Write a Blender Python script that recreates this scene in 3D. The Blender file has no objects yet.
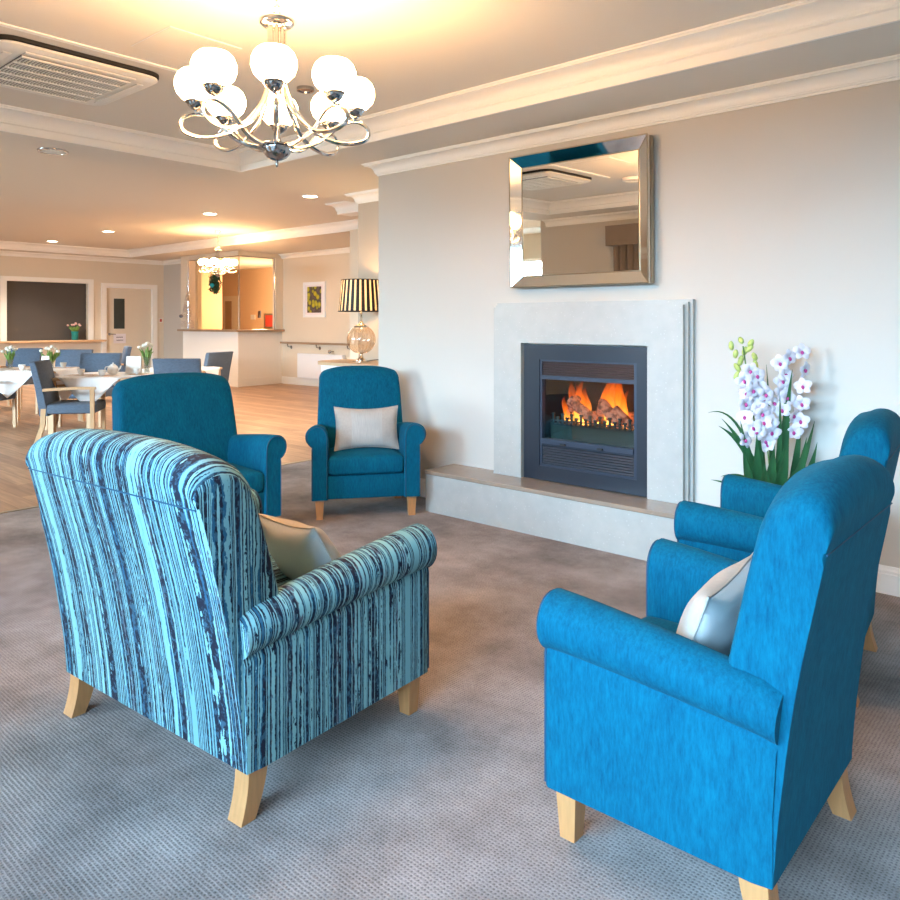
import bpy, bmesh, math, random
from mathutils import Vector, Matrix
random.seed(7)
PI = math.pi
R = math.radians
S = bpy.context.scene
C = S.collection

# ---------------------------------------------------------------- camera
cam = bpy.data.objects.new('camera', bpy.data.cameras.new('camera'))
C.objects.link(cam)
cam.location = (0, 0, 1.38)
cam.rotation_euler = (R(90), 0, R(41.325))
cam.data.lens = 30.28
cam.data.sensor_width = 36
cam.data.shift_y = -0.1422
cam.data.clip_start = 0.05
S.camera = cam
# ---------------------------------------------------------------- view
S.view_settings.view_transform = 'Standard'
S.view_settings.look = 'None'
S.view_settings.exposure = 1.40
S.view_settings.gamma = 1.0
S.view_settings.use_curve_mapping = False
# ---------------------------------------------------------------- world and daylight
w = bpy.data.worlds.new('world')
S.world = w
w.use_nodes = True
w.node_tree.nodes['Background'].inputs[0].default_value = (0.72, 0.86, 1.0, 1)
w.node_tree.nodes['Background'].inputs[1].default_value = 0.7


def area(name, loc, rot, sx, sy, energy, col):
    l = bpy.data.lights.new(name, 'AREA')
    l.shape = 'RECTANGLE'
    l.size = sx
    l.size_y = sy
    l.energy = energy
    l.color = col
    o = bpy.data.objects.new(name, l)
    C.objects.link(o)
    o.location = loc
    o.rotation_euler = rot
    return o


DAY = (0.44, 0.70, 1.0)
HORIZON = (0.44, 0.69, 1.0)
# daylight arriving through the windows of the wall opposite the fireplace and of the dining end
area('daylight_lounge_window', (-4.3, -3.0, 3.3), (R(58), 0, 0), 2.6, 2.6, 430, DAY)
area('daylight_terrace_window', (-0.9, -2.6, 3.1), (R(56), 0, 0), 4.2, 2.6, 520, DAY)
area('daylight_low_sky', (-2.0, -9.0, 3.1), (R(84), 0, 0), 14, 2.8, 1380, HORIZON)
area('daylight_dining_window', (-9.5, -6.2, 3.2), (R(65), 0, 0), 5.5, 2.6, 3000, (0.80, 0.90, 1.0))


def point(name, loc, energy, col, size=0.1):
    l = bpy.data.lights.new(name, 'POINT')
    l.energy = energy
    l.color = col
    l.shadow_soft_size = size
    o = bpy.data.objects.new(name, l)
    C.objects.link(o)
    o.location = loc
    return o


# ================================================================ materials
def newmat(name):
    m = bpy.data.materials.new(name)
    m.use_nodes = True
    nt = m.node_tree
    return m, nt, nt.nodes['Principled BSDF']


def N(nt, t, **kw):
    n = nt.nodes.new(t)
    for k, v in kw.items():
        if k.startswith('i_'):
            n.inputs[k[2:]].default_value = v
        else:
            setattr(n, k, v)
    return n


def mat(name, col, rough=0.5, metal=0.0, vary=0.0, vscale=8.0, bump=0.0, bscale=200.0, coat=0.0, sheen=0.0, trans=0.0, stretch=None):
    m, nt, b = newmat(name)
    b.inputs['Base Color'].default_value = (*col, 1)
    b.inputs['Roughness'].default_value = rough
    b.inputs['Metallic'].default_value = metal
    if coat:
        b.inputs['Coat Weight'].default_value = coat
    if sheen:
        b.inputs['Sheen Weight'].default_value = sheen
    if trans:
        b.inputs['Transmission Weight'].default_value = trans
    tc = N(nt, 'ShaderNodeTexCoord')
    src = tc.outputs['Object']
    if stretch:
        mp = N(nt, 'ShaderNodeMapping')
        mp.inputs['Scale'].default_value = stretch
        nt.links.new(src, mp.inputs[0])
        src = mp.outputs[0]
    n = N(nt, 'ShaderNodeTexNoise')
    n.inputs['Scale'].default_value = vscale
    n.inputs['Detail'].default_value = 4
    nt.links.new(src, n.inputs['Vector'])
    mx = N(nt, 'ShaderNodeMix', data_type='RGBA')
    mx.inputs[6].default_value = (*[c * (1 - vary) for c in col], 1)
    mx.inputs[7].default_value = (*[min(1, c * (1 + vary)) for c in col], 1)
    nt.links.new(n.outputs['Fac'], mx.inputs[0])
    nt.links.new(mx.outputs[2], b.inputs['Base Color'])
    if bump:
        n2 = N(nt, 'ShaderNodeTexNoise')
        n2.inputs['Scale'].default_value = bscale
        nt.links.new(src, n2.inputs['Vector'])
        bp = N(nt, 'ShaderNodeBump')
        bp.inputs['Strength'].default_value = bump
        bp.inputs['Distance'].default_value = 0.002
        nt.links.new(n2.outputs['Fac'], bp.inputs['Height'])
        nt.links.new(bp.outputs[0], b.inputs['Normal'])
    return m


def emit(name, col, strength):
    m, nt, b = newmat(name)
    b.inputs['Base Color'].default_value = (*[min(1, c) for c in col], 1)
    b.inputs['Emission Color'].default_value = (*col, 1)
    b.inputs['Emission Strength'].default_value = strength
    n = N(nt, 'ShaderNodeTexNoise')
    n.inputs['Scale'].default_value = 3
    mr = N(nt, 'ShaderNodeMapRange')
    mr.inputs[3].default_value = strength * 0.97
    mr.inputs[4].default_value = strength * 1.03
    nt.links.new(n.outputs['Fac'], mr.inputs[0])
    nt.links.new(mr.outputs[0], b.inputs['Emission Strength'])
    return m


M = {}
M['wall'] = mat('wall_paint', (0.59, 0.54, 0.48), 0.7, vary=0.015, vscale=1.5, bump=0.05, bscale=300)
M['wall_cream'] = mat('cream_paint', (0.74, 0.66, 0.54), 0.7, vary=0.015)
M['wall_amber'] = mat('amber_paint', (0.72, 0.52, 0.34), 0.7, vary=0.04, vscale=2)
M['ceil'] = mat('ceiling_paint', (0.74, 0.69, 0.62), 0.8, vary=0.012, vscale=1.0)
M['white'] = mat('white_gloss_paint', (0.92, 0.90, 0.86), 0.4, vary=0.01)
M['joinery'] = mat('white_joinery', (0.80, 0.79, 0.77), 0.4, vary=0.01)
M['tan_top'] = mat('laminate_top', (0.36, 0.24, 0.15), 0.35, vary=0.1, vscale=20)
M['chrome'] = mat('polished_chrome', (0.80, 0.77, 0.72), 0.09, 1.0, vary=0.03)
M['dark_chrome'] = mat('dark_chrome', (0.42, 0.41, 0.42), 0.12, 1.0, vary=0.05)
M['oak'] = mat('light_oak', (0.52, 0.23, 0.085), 0.42, vary=0.22, vscale=14, stretch=(6, 6, 0.7))
M['oak_pale'] = mat('pale_oak', (0.58, 0.38, 0.22), 0.45, vary=0.2, vscale=14, stretch=(6, 6, 0.7))
M['mirror'] = mat('mirror_glass', (0.97, 0.96, 0.92), 0.01, 1.0, vary=0.0)
M['bevel_mirror'] = mat('bevelled_mirror_glass', (0.86, 0.86, 0.82), 0.04, 1.0, vary=0.0)
M['gilt'] = mat('champagne_edge', (0.42, 0.35, 0.25), 0.3, 0.8, vary=0.1)
M['navy'] = mat('satin_charcoal_blue_steel', (0.012, 0.015, 0.025), 0.42, 0.2, vary=0.08, bump=0.05)
M['navy_lt'] = mat('blue_grey_steel', (0.028, 0.036, 0.058), 0.4, 0.2, vary=0.05)
M['louvre'] = mat('dark_bronze_slat', (0.055, 0.040, 0.042), 0.4, 0.4, vary=0.1)
M['soot'] = mat('soot_black', (0.008, 0.007, 0.007), 0.85, vary=0.4)
M['brick'] = mat('firebox_back_panel', (0.022, 0.011, 0.009), 0.9, vary=0.5, vscale=14)
M['fret'] = mat('cast_iron_fret', (0.018, 0.025, 0.024), 0.45, 0.4, vary=0.2)
M['plinthgreen'] = mat('burner_front_panel', (0.026, 0.036, 0.028), 0.35, 0.3, vary=0.15)
M['satin'] = mat('pearl_satin', (0.70, 0.67, 0.65), 0.25, 0.4, vary=0.06, vscale=10, sheen=0.4)
M['cream_fab'] = mat('cream_fabric', (0.44, 0.39, 0.34), 0.75, vary=0.12, vscale=60, bump=0.4, bscale=150)
M['pleat'] = mat('pleated_panel', (0.44, 0.42, 0.39), 0.6, vary=0.22, vscale=30, stretch=(9, 1, 0.6), bump=0.5, bscale=60)
M['linen'] = mat('white_tablecloth', (0.82, 0.83, 0.86), 0.8, vary=0.05, vscale=12)
M['china'] = mat('white_china', (0.85, 0.84, 0.83), 0.2, vary=0.02)
M['placemat'] = mat('tan_placemat', (0.42, 0.28, 0.18), 0.7, vary=0.2, vscale=40)
M['black'] = mat('black_fabric', (0.012, 0.011, 0.011), 0.6, vary=0.2)
M['green'] = mat('orchid_leaf', (0.035, 0.13, 0.045), 0.35, vary=0.5, vscale=9, stretch=(3, 3, 0.8))
M['stemgreen'] = mat('orchid_stem', (0.12, 0.22, 0.05), 0.5, vary=0.2)
M['petal'] = mat('white_petal', (0.72, 0.66, 0.70), 0.5, vary=0.05)
M['bud'] = mat('lime_bud', (0.50, 0.56, 0.15), 0.5, vary=0.2, vscale=30)
M['lip'] = mat('magenta_lip', (0.55, 0.05, 0.25), 0.5, vary=0.3, vscale=50)
M['pot'] = mat('white_ceramic_pot', (0.72, 0.72, 0.70), 0.25, vary=0.02)
M['soil'] = mat('potting_bark', (0.06, 0.035, 0.02), 0.9, vary=0.5, vscale=60, bump=0.8)
M['plasticwhite'] = mat('white_plastic', (0.80, 0.78, 0.73), 0.4, vary=0.01)
M['heater'] = mat('white_enamel', (0.88, 0.90, 0.95), 0.35, vary=0.01)
M['darkslot'] = mat('dark_slot', (0.02, 0.018, 0.016), 0.7, vary=0.1)
M['shutter'] = mat('charcoal_roller_shutter', (0.075, 0.066, 0.062), 0.6, vary=0.08, vscale=1)
M['darkglass'] = mat('dark_door_glass', (0.05, 0.06, 0.055), 0.1, vary=0.2)
M['paper'] = mat('paper_sheet', (0.84, 0.80, 0.86), 0.7, vary=0.02)
M['ink'] = mat('grey_ink', (0.12, 0.11, 0.14), 0.7, vary=0.1)
M['red'] = mat('red_box', (0.55, 0.06, 0.04), 0.5, vary=0.1)
M['teal'] = mat('teal_glass', (0.01, 0.20, 0.20), 0.15, vary=0.2)
M['pine'] = mat('wreath_needles', (0.02, 0.055, 0.02), 0.8, vary=0.5, vscale=40)
M['turq'] = mat('turquoise_bauble', (0.02, 0.38, 0.5), 0.2, vary=0.1)
M['twig'] = mat('frosted_twig', (0.55, 0.47, 0.42), 0.7, vary=0.35, vscale=30)
M['curtain'] = mat('taupe_curtain', (0.27, 0.20, 0.15), 0.85, vary=0.1, bump=0.2)
M['flowerwhite'] = mat('white_blossom', (0.85, 0.86, 0.78), 0.6, vary=0.05)
M['flowerpink'] = mat('pink_blossom', (0.75, 0.45, 0.42), 0.6, vary=0.1)
M['leaf2'] = mat('bouquet_leaf', (0.16, 0.30, 0.06), 0.6, vary=0.3)
M['yellowtulip'] = mat('painted_yellow', (0.70, 0.55, 0.05), 0.6, vary=0.4, vscale=30)
M['fabric_pipe'] = mat('blue_fabric_piping', (0.002, 0.055, 0.11), 0.7, vary=0.1)
M['globe'] = emit('lit_opal_glass', (1.0, 0.60, 0.28), 24.0)
M['lampglow'] = emit('lit_downlight_lens', (1.0, 0.80, 0.58), 12.0)
M['bulb'] = emit('lit_bulb', (1.0, 0.62, 0.28), 14.0)
M['offlight'] = mat('frosted_lens', (0.8, 0.78, 0.72), 0.4)


def glassmat(name, col=(0.9, 0.97, 0.97), mixf=0.12, rough=0.02):
    m, nt, b = newmat(name)
    out = nt.nodes['Material Output']
    tr = N(nt, 'ShaderNodeBsdfTransparent')
    tr.inputs[0].default_value = (*col, 1)
    gl = N(nt, 'ShaderNodeBsdfGlossy')
    gl.inputs['Roughness'].default_value = rough
    fr = N(nt, 'ShaderNodeFresnel')
    mr = N(nt, 'ShaderNodeMath', operation='ADD')
    mr.inputs[1].default_value = mixf * 0.3
    nt.links.new(fr.outputs[0], mr.inputs[0])
    mx = N(nt, 'ShaderNodeMixShader')
    if mixf > 0.2:
        mx.inputs[0].default_value = mixf * 0.4
    else:
        nt.links.new(mr.outputs[0], mx.inputs[0])
    nt.links.new(tr.outputs[0], mx.inputs[1])
    nt.links.new(gl.outputs[0], mx.inputs[2])
    nt.links.new(mx.outputs[0], out.inputs[0])
    return m


M['glass'] = glassmat('clear_window_glass')
M['lampglass'] = glassmat('tinted_lamp_glass', (0.96, 0.86, 0.76), 0.4, 0.05)
M['vaseglass'] = glassmat('clear_vase_glass', (0.85, 0.9, 0.9), 0.4, 0.05)


def blue_fabric():
    m, nt, b = newmat('teal_blue_upholstery')
    tc = N(nt, 'ShaderNodeTexCoord')
    def noise(scale, st):
        mp = N(nt, 'ShaderNodeMapping')
        mp.inputs['Scale'].default_value = st
        nt.links.new(tc.outputs['Object'], mp.inputs[0])
        n = N(nt, 'ShaderNodeTexNoise')
        n.inputs['Scale'].default_value = scale
        n.inputs['Detail'].default_value = 5
        n.inputs['Roughness'].default_value = 0.7
        nt.links.new(mp.outputs[0], n.inputs['Vector'])
        return n
    a = noise(110, (1, 1, 0.22))
    c = noise(16, (1, 1, 0.5))
    mx = N(nt, 'ShaderNodeMix', data_type='RGBA')
    cr = N(nt, 'ShaderNodeValToRGB')
    cr.color_ramp.elements[0].position = 0.30
    cr.color_ramp.elements[0].color = (0.0001, 0.048, 0.098, 1)
    cr.color_ramp.elements[1].position = 0.72
    cr.color_ramp.elements[1].color = (0.0003, 0.130, 0.210, 1)
    md = N(nt, 'ShaderNodeMath', operation='MULTIPLY_ADD')
    md.inputs[1].default_value = 0.35
    nt.links.new(c.outputs['Fac'], md.inputs[0])
    m2 = N(nt, 'ShaderNodeMath', operation='MULTIPLY')
    m2.inputs[1].default_value = 0.65
    nt.links.new(a.outputs['Fac'], m2.inputs[0])
    nt.links.new(m2.outputs[0], md.inputs[2])
    nt.links.new(md.outputs[0], cr.inputs[0])
    nt.links.new(cr.outputs[0], b.inputs['Base Color'])
    b.inputs['Roughness'].default_value = 0.85
    b.inputs['Specular IOR Level'].default_value = 0.12
    b.inputs['Sheen Weight'].default_value = 0.05
    b.inputs['Sheen Tint'].default_value = (0.2, 0.7, 0.9, 1)
    bp = N(nt, 'ShaderNodeBump')
    bp.inputs['Strength'].default_value = 0.25
    bp.inputs['Distance'].default_value = 0.002
    nt.links.new(a.outputs['Fac'], bp.inputs['Height'])
    nt.links.new(bp.outputs[0], b.inputs['Normal'])
    return m


M['blue'] = blue_fabric()


def stripe_fabric(name, axis):
    """painterly stripes that run up the chair; axis is the direction ACROSS the stripes"""
    m, nt, b = newmat(name)
    tc = N(nt, 'ShaderNodeTexCoord')
    sx = N(nt, 'ShaderNodeSeparateXYZ')
    nt.links.new(tc.outputs['Object'], sx.inputs[0])
    u = sx.outputs[axis]
    v = sx.outputs[1 if axis == 0 else 0]
    def coord(su, sv, off):
        a = N(nt, 'ShaderNodeMath', operation='MULTIPLY'); a.inputs[1].default_value = su
        nt.links.new(u, a.inputs[0])
        c = N(nt, 'ShaderNodeMath', operation='MULTIPLY'); c.inputs[1].default_value = sv
        nt.links.new(sx.outputs[2], c.inputs[0])
        d = N(nt, 'ShaderNodeMath', operation='MULTIPLY_ADD'); d.inputs[1].default_value = sv; d.inputs[2].default_value = off
        nt.links.new(v, d.inputs[0])
        cb = N(nt, 'ShaderNodeCombineXYZ')
        nt.links.new(a.outputs[0], cb.inputs[0])
        nt.links.new(c.outputs[0], cb.inputs[1])
        nt.links.new(d.outputs[0], cb.inputs[2])
        return cb
    def noise(su, sv, off, det=2.0, rough=0.5):
        n = N(nt, 'ShaderNodeTexNoise')
        n.inputs['Scale'].default_value = 1
        n.inputs['Detail'].default_value = det
        n.inputs['Roughness'].default_value = rough
        nt.links.new(coord(su, sv, off).outputs[0], n.inputs['Vector'])
        return n
    base = noise(13, 0.07, 3.1, 2.2, 0.55)     # which band
    patch = noise(26, 11, 11.0, 3, 0.6)        # worn patches
    fine = noise(170, 60, 23.0, 3, 0.7)        # thread scratches
    def mul(n, k):
        q = N(nt, 'ShaderNodeMath', operation='MULTIPLY'); q.inputs[1].default_value = k
        nt.links.new(n.outputs[0], q.inputs[0]); return q
    def add(a, c):
        q = N(nt, 'ShaderNodeMath', operation='ADD')
        nt.links.new(a.outputs[0], q.inputs[0]); nt.links.new(c.outputs[0], q.inputs[1]); return q
    tot = add(add(mul(base, 0.935), mul(patch, 0.045)), mul(fine, 0.02))
    cr = N(nt, 'ShaderNodeValToRGB')
    r = cr.color_ramp
    lt, dk, bl, gy = (0.165, 0.34, 0.37), (0.008, 0.009, 0.022), (0.015, 0.085, 0.15), (0.09, 0.11, 0.13)
    lt2 = (0.21, 0.40, 0.41)
    stops = [(0.30, dk), (0.335, lt), (0.362, dk), (0.395, bl), (0.408, lt2), (0.432, lt), (0.438, dk), (0.462, gy), (0.470, lt2), (0.484, dk), (0.506, bl),
             (0.512, lt), (0.530, dk), (0.540, lt2), (0.560, dk), (0.582, bl), (0.590, lt2), (0.612, dk), (0.640, lt), (0.68, dk)]
    r.interpolation = 'CONSTANT'
    r.elements[0].position, r.elements[0].color = stops[0][0], (*stops[0][1], 1)
    r.elements[1].position, r.elements[1].color = stops[-1][0], (*stops[-1][1], 1)
    for p, c in stops[1:-1]:
        e = r.elements.new(p); e.color = (*c, 1)
    nt.links.new(tot.outputs[0], cr.inputs[0])
    # scattered dark and blue scuffs across the bands
    sc = noise(60, 45, 40.0, 3, 0.7)
    cr2 = N(nt, 'ShaderNodeValToRGB')
    cr2.color_ramp.elements[0].position = 0.50; cr2.color_ramp.elements[0].color = (0, 0, 0, 1)
    cr2.color_ramp.elements[1].position = 0.58; cr2.color_ramp.elements[1].color = (0.75, 0.75, 0.75, 1)
    nt.links.new(sc.outputs[0], cr2.inputs[0])
    mx = N(nt, 'ShaderNodeMix', data_type='RGBA', blend_type='LIGHTEN')
    nt.links.new(cr2.outputs[0], mx.inputs[0])
    nt.links.new(cr.outputs[0], mx.inputs[6])
    mx.inputs[7].default_value = (0.04, 0.11, 0.16, 1)
    nt.links.new(mx.outputs[2], b.inputs['Base Color'])
    b.inputs['Roughness'].default_value = 0.8
    b.inputs['Specular IOR Level'].default_value = 0.3
    bp = N(nt, 'ShaderNodeBump')
    bp.inputs['Strength'].default_value = 0.12
    bp.inputs['Distance'].default_value = 0.002
    nt.links.new(fine.outputs['Fac'], bp.inputs['Height'])
    nt.links.new(bp.outputs[0], b.inputs['Normal'])
    return m


M['stripe_x'] = stripe_fabric('striped_upholstery_across_back', 0)
M['stripe_y'] = stripe_fabric('striped_upholstery_along_arm', 1)
M['stripe_pipe'] = mat('aqua_piping', (0.30, 0.60, 0.66), 0.7, vary=0.3, vscale=40)


def dining_fabric():
    m = mat('slate_blue_weave', (0.095, 0.135, 0.20), 0.85, vary=0.45, vscale=30, bump=0.3, bscale=120, stretch=(1, 1, 5))
    return m


M['slate'] = dining_fabric()


def carpet():
    m, nt, b = newmat('grey_loop_carpet')
    tc = N(nt, 'ShaderNodeTexCoord')
    mp = N(nt, 'ShaderNodeMapping')
    mp.inputs['Rotation'].default_value = (0, 0, R(0))
    nt.links.new(tc.outputs['Object'], mp.inputs[0])
    # rows of small loops with gaps: voronoi cells stretched
    vo = N(nt, 'ShaderNodeTexVoronoi')
    vo.inputs['Scale'].default_value = 88
    vo.inputs['Randomness'].default_value = 0.22
    nt.links.new(mp.outputs[0], vo.inputs['Vector'])
    n1 = N(nt, 'ShaderNodeTexNoise'); n1.inputs['Scale'].default_value = 2.2; n1.inputs['Detail'].default_value = 6; n1.inputs['Roughness'].default_value = 0.65
    nt.links.new(tc.outputs['Object'], n1.inputs['Vector'])
    n2 = N(nt, 'ShaderNodeTexNoise'); n2.inputs['Scale'].default_value = 220; n2.inputs['Detail'].default_value = 3
    nt.links.new(tc.outputs['Object'], n2.inputs['Vector'])
    cr = N(nt, 'ShaderNodeValToRGB')
    cr.color_ramp.elements[0].position = 0.32; cr.color_ramp.elements[0].color = (0.185, 0.152, 0.140, 1)
    cr.color_ramp.elements[1].position = 0.70; cr.color_ramp.elements[1].color = (0.41, 0.345, 0.325, 1)
    nt.links.new(n1.outputs['Fac'], cr.inputs[0])
    dk = N(nt, 'ShaderNodeValToRGB')
    dk.color_ramp.elements[0].position = 0.10; dk.color_ramp.elements[0].color = (0.48, 0.48, 0.48, 1)
    dk.color_ramp.elements[1].position = 0.38; dk.color_ramp.elements[1].color = (1.05, 1.05, 1.05, 1)
    nt.links.new(vo.outputs['Distance'], dk.inputs[0])
    mu = N(nt, 'ShaderNodeMix', data_type='RGBA', blend_type='MULTIPLY')
    mu.inputs[0].default_value = 1
    nt.links.new(cr.outputs[0], mu.inputs[6])
    nt.links.new(dk.outputs[0], mu.inputs[7])
    mu2 = N(nt, 'ShaderNodeMix', data_type='RGBA', blend_type='OVERLAY')
    mu2.inputs[0].default_value = 0.45
    nt.links.new(mu.outputs[2], mu2.inputs[6])
    nt.links.new(n2.outputs['Fac'], mu2.inputs[7])
    nt.links.new(mu2.outputs[2], b.inputs['Base Color'])
    b.inputs['Roughness'].default_value = 0.95
    b.inputs['Specular IOR Level'].default_value = 0.1
    bp = N(nt, 'ShaderNodeBump'); bp.inputs['Strength'].default_value = 0.6; bp.inputs['Distance'].default_value = 0.004
    nt.links.new(vo.outputs['Distance'], bp.inputs['Height'])
    nt.links.new(bp.outputs[0], b.inputs['Normal'])
    return m


M['carpet'] = carpet()


def timber():
    m, nt, b = newmat('oak_plank_floor')
    tc = N(nt, 'ShaderNodeTexCoord')
    br = N(nt, 'ShaderNodeTexBrick')
    br.inputs['Scale'].default_value = 1
    br.inputs['Brick Width'].default_value = 1.3
    br.inputs['Row Height'].default_value = 0.15
    br.inputs['Mortar Size'].default_value = 0.0018
    br.inputs['Color1'].default_value = (0.46, 0.28, 0.17, 1)
    br.inputs['Color2'].default_value = (0.31, 0.18, 0.11, 1)
    br.inputs['Mortar'].default_value = (0.14, 0.08, 0.05, 1)
    br.offset = 0.37
    nt.links.new(tc.outputs['Object'], br.inputs['Vector'])
    mp = N(nt, 'ShaderNodeMapping'); mp.inputs['Scale'].default_value = (1.2, 14, 1)
    nt.links.new(tc.outputs['Object'], mp.inputs[0])
    n = N(nt, 'ShaderNodeTexNoise'); n.inputs['Scale'].default_value = 2; n.inputs['Detail'].default_value = 6
    nt.links.new(mp.outputs[0], n.inputs['Vector'])
    mx = N(nt, 'ShaderNodeMix', data_type='RGBA', blend_type='OVERLAY'); mx.inputs[0].default_value = 0.55
    nt.links.new(br.outputs['Color'], mx.inputs[6]); nt.links.new(n.outputs['Fac'], mx.inputs[7])
    nt.links.new(mx.outputs[2], b.inputs['Base Color'])
    b.inputs['Roughness'].default_value = 0.42
    return m


M['timber'] = timber()


def stone(name, base, fleck, rough):
    m, nt, b = newmat(name)
    tc = N(nt, 'ShaderNodeTexCoord')
    n = N(nt, 'ShaderNodeTexNoise'); n.inputs['Scale'].default_value = 14; n.inputs['Detail'].default_value = 6
    nt.links.new(tc.outputs['Object'], n.inputs['Vector'])
    cr = N(nt, 'ShaderNodeValToRGB')
    cr.color_ramp.elements[0].position = 0.3; cr.color_ramp.elements[0].color = (*[c * 0.95 for c in base], 1)
    cr.color_ramp.elements[1].position = 0.7; cr.color_ramp.elements[1].color = (*[min(1, c * 1.04) for c in base], 1)
    nt.links.new(n.outputs['Fac'], cr.inputs[0])
    v = N(nt, 'ShaderNodeTexVoronoi'); v.inputs['Scale'].default_value = 38
    nt.links.new(tc.outputs['Object'], v.inputs['Vector'])
    c2 = N(nt, 'ShaderNodeValToRGB')
    c2.color_ramp.elements[0].position = 0.07; c2.color_ramp.elements[0].color = (1, 1, 1, 1)
    c2.color_ramp.elements[1].position = 0.16; c2.color_ramp.elements[1].color = (0, 0, 0, 1)
    nt.links.new(v.outputs['Distance'], c2.inputs[0])
    mx = N(nt, 'ShaderNodeMix', data_type='RGBA')
    nt.links.new(c2.outputs[0], mx.inputs[0])
    nt.links.new(cr.outputs[0], mx.inputs[6]); mx.inputs[7].default_value = (*fleck, 1)
    nt.links.new(mx.outputs[2], b.inputs['Base Color'])
    b.inputs['Roughness'].default_value = rough
    return m


M['stone'] = stone('grey_reconstituted_stone', (0.44, 0.42, 0.385), (0.56, 0.54, 0.51), 0.35)
M['stonetop'] = stone('tan_polished_stone', (0.32, 0.235, 0.175), (0.36, 0.28, 0.21), 0.16)


def shade_mat():
    m, nt, b = newmat('black_and_cream_striped_shade')
    tc = N(nt, 'ShaderNodeTexCoord')
    sx = N(nt, 'ShaderNodeSeparateXYZ'); nt.links.new(tc.outputs['Object'], sx.inputs[0])
    at = N(nt, 'ShaderNodeMath', operation='ARCTAN2')
    nt.links.new(sx.outputs[1], at.inputs[0]); nt.links.new(sx.outputs[0], at.inputs[1])
    mu = N(nt, 'ShaderNodeMath', operation='MULTIPLY'); mu.inputs[1].default_value = 26 / (2 * PI) * 1.0
    nt.links.new(at.outputs[0], mu.inputs[0])
    fr = N(nt, 'ShaderNodeMath', operation='FRACT'); nt.links.new(mu.outputs[0], fr.inputs[0])
    gt = N(nt, 'ShaderNodeMath', operation='GREATER_THAN'); gt.inputs[1].default_value = 0.60
    nt.links.new(fr.outputs[0], gt.inputs[0])
    mx = N(nt, 'ShaderNodeMix', data_type='RGBA')
    nt.links.new(gt.outputs[0], mx.inputs[0])
    mx.inputs[6].default_value = (0.010, 0.009, 0.009, 1); mx.inputs[7].default_value = (0.80, 0.74, 0.60, 1)
    nt.links.new(mx.outputs[2], b.inputs['Base Color'])
    b.inputs['Roughness'].default_value = 0.6
    # the cream stripes let the lit bulb glow through
    tl = N(nt, 'ShaderNodeBsdfTranslucent'); tl.inputs[0].default_value = (0.95, 0.8, 0.55, 1)
    ms = N(nt, 'ShaderNodeMixShader')
    k = N(nt, 'ShaderNodeMath', operation='MULTIPLY'); k.inputs[1].default_value = 0.5
    nt.links.new(gt.outputs[0], k.inputs[0]); nt.links.new(k.outputs[0], ms.inputs[0])
    nt.links.new(b.outputs[0], ms.inputs[1]); nt.links.new(tl.outputs[0], ms.inputs[2])
    nt.links.new(ms.outputs[0], nt.nodes['Material Output'].inputs[0])
    return m


M['shade'] = shade_mat()


def flame_mat():
    m, nt, b = newmat('gas_flame')
    tc = N(nt, 'ShaderNodeTexCoord')
    sx = N(nt, 'ShaderNodeSeparateXYZ'); nt.links.new(tc.outputs['Generated'], sx.inputs[0])
    cr = N(nt, 'ShaderNodeValToRGB'); r = cr.color_ramp
    r.elements[0].position = 0.0; r.elements[0].color = (1.0, 0.36, 0.045, 1)
    r.elements[1].position = 1.0; r.elements[1].color = (0.35, 0.015, 0.0, 1)
    e = r.elements.new(0.4); e.color = (1.0, 0.15, 0.010, 1)
    nt.links.new(sx.outputs[2], cr.inputs[0])
    n = N(nt, 'ShaderNodeTexNoise'); n.inputs['Scale'].default_value = 1; n.inputs['Detail'].default_value = 3
    mp = N(nt, 'ShaderNodeMapping'); mp.inputs['Scale'].default_value = (46, 46, 7)
    nt.links.new(tc.outputs['Object'], mp.inputs[0]); nt.links.new(mp.outputs[0], n.inputs['Vector'])
    # alpha: strong low, tearing away with height
    a = N(nt, 'ShaderNodeMath', operation='MULTIPLY_ADD'); a.inputs[1].default_value = -0.95; a.inputs[2].default_value = 1.0
    nt.links.new(sx.outputs[2], a.inputs[0])
    mu = N(nt, 'ShaderNodeMath', operation='MULTIPLY'); nt.links.new(a.outputs[0], mu.inputs[0]); nt.links.new(n.outputs['Fac'], mu.inputs[1])
    k = N(nt, 'ShaderNodeMath', operation='MULTIPLY'); k.inputs[1].default_value = 1.0; k.use_clamp = True
    nt.links.new(mu.outputs[0], k.inputs[0])
    em = N(nt, 'ShaderNodeEmission'); em.inputs[1].default_value = 1.35
    nt.links.new(cr.outputs[0], em.inputs[0])
    tr = N(nt, 'ShaderNodeBsdfTransparent')
    ms = N(nt, 'ShaderNodeMixShader')
    nt.links.new(k.outputs[0], ms.inputs[0]); nt.links.new(tr.outputs[0], ms.inputs[1]); nt.links.new(em.outputs[0], ms.inputs[2])
    nt.links.new(ms.outputs[0], nt.nodes['Material Output'].inputs[0])
    return m


M['flame'] = flame_mat()


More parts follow.
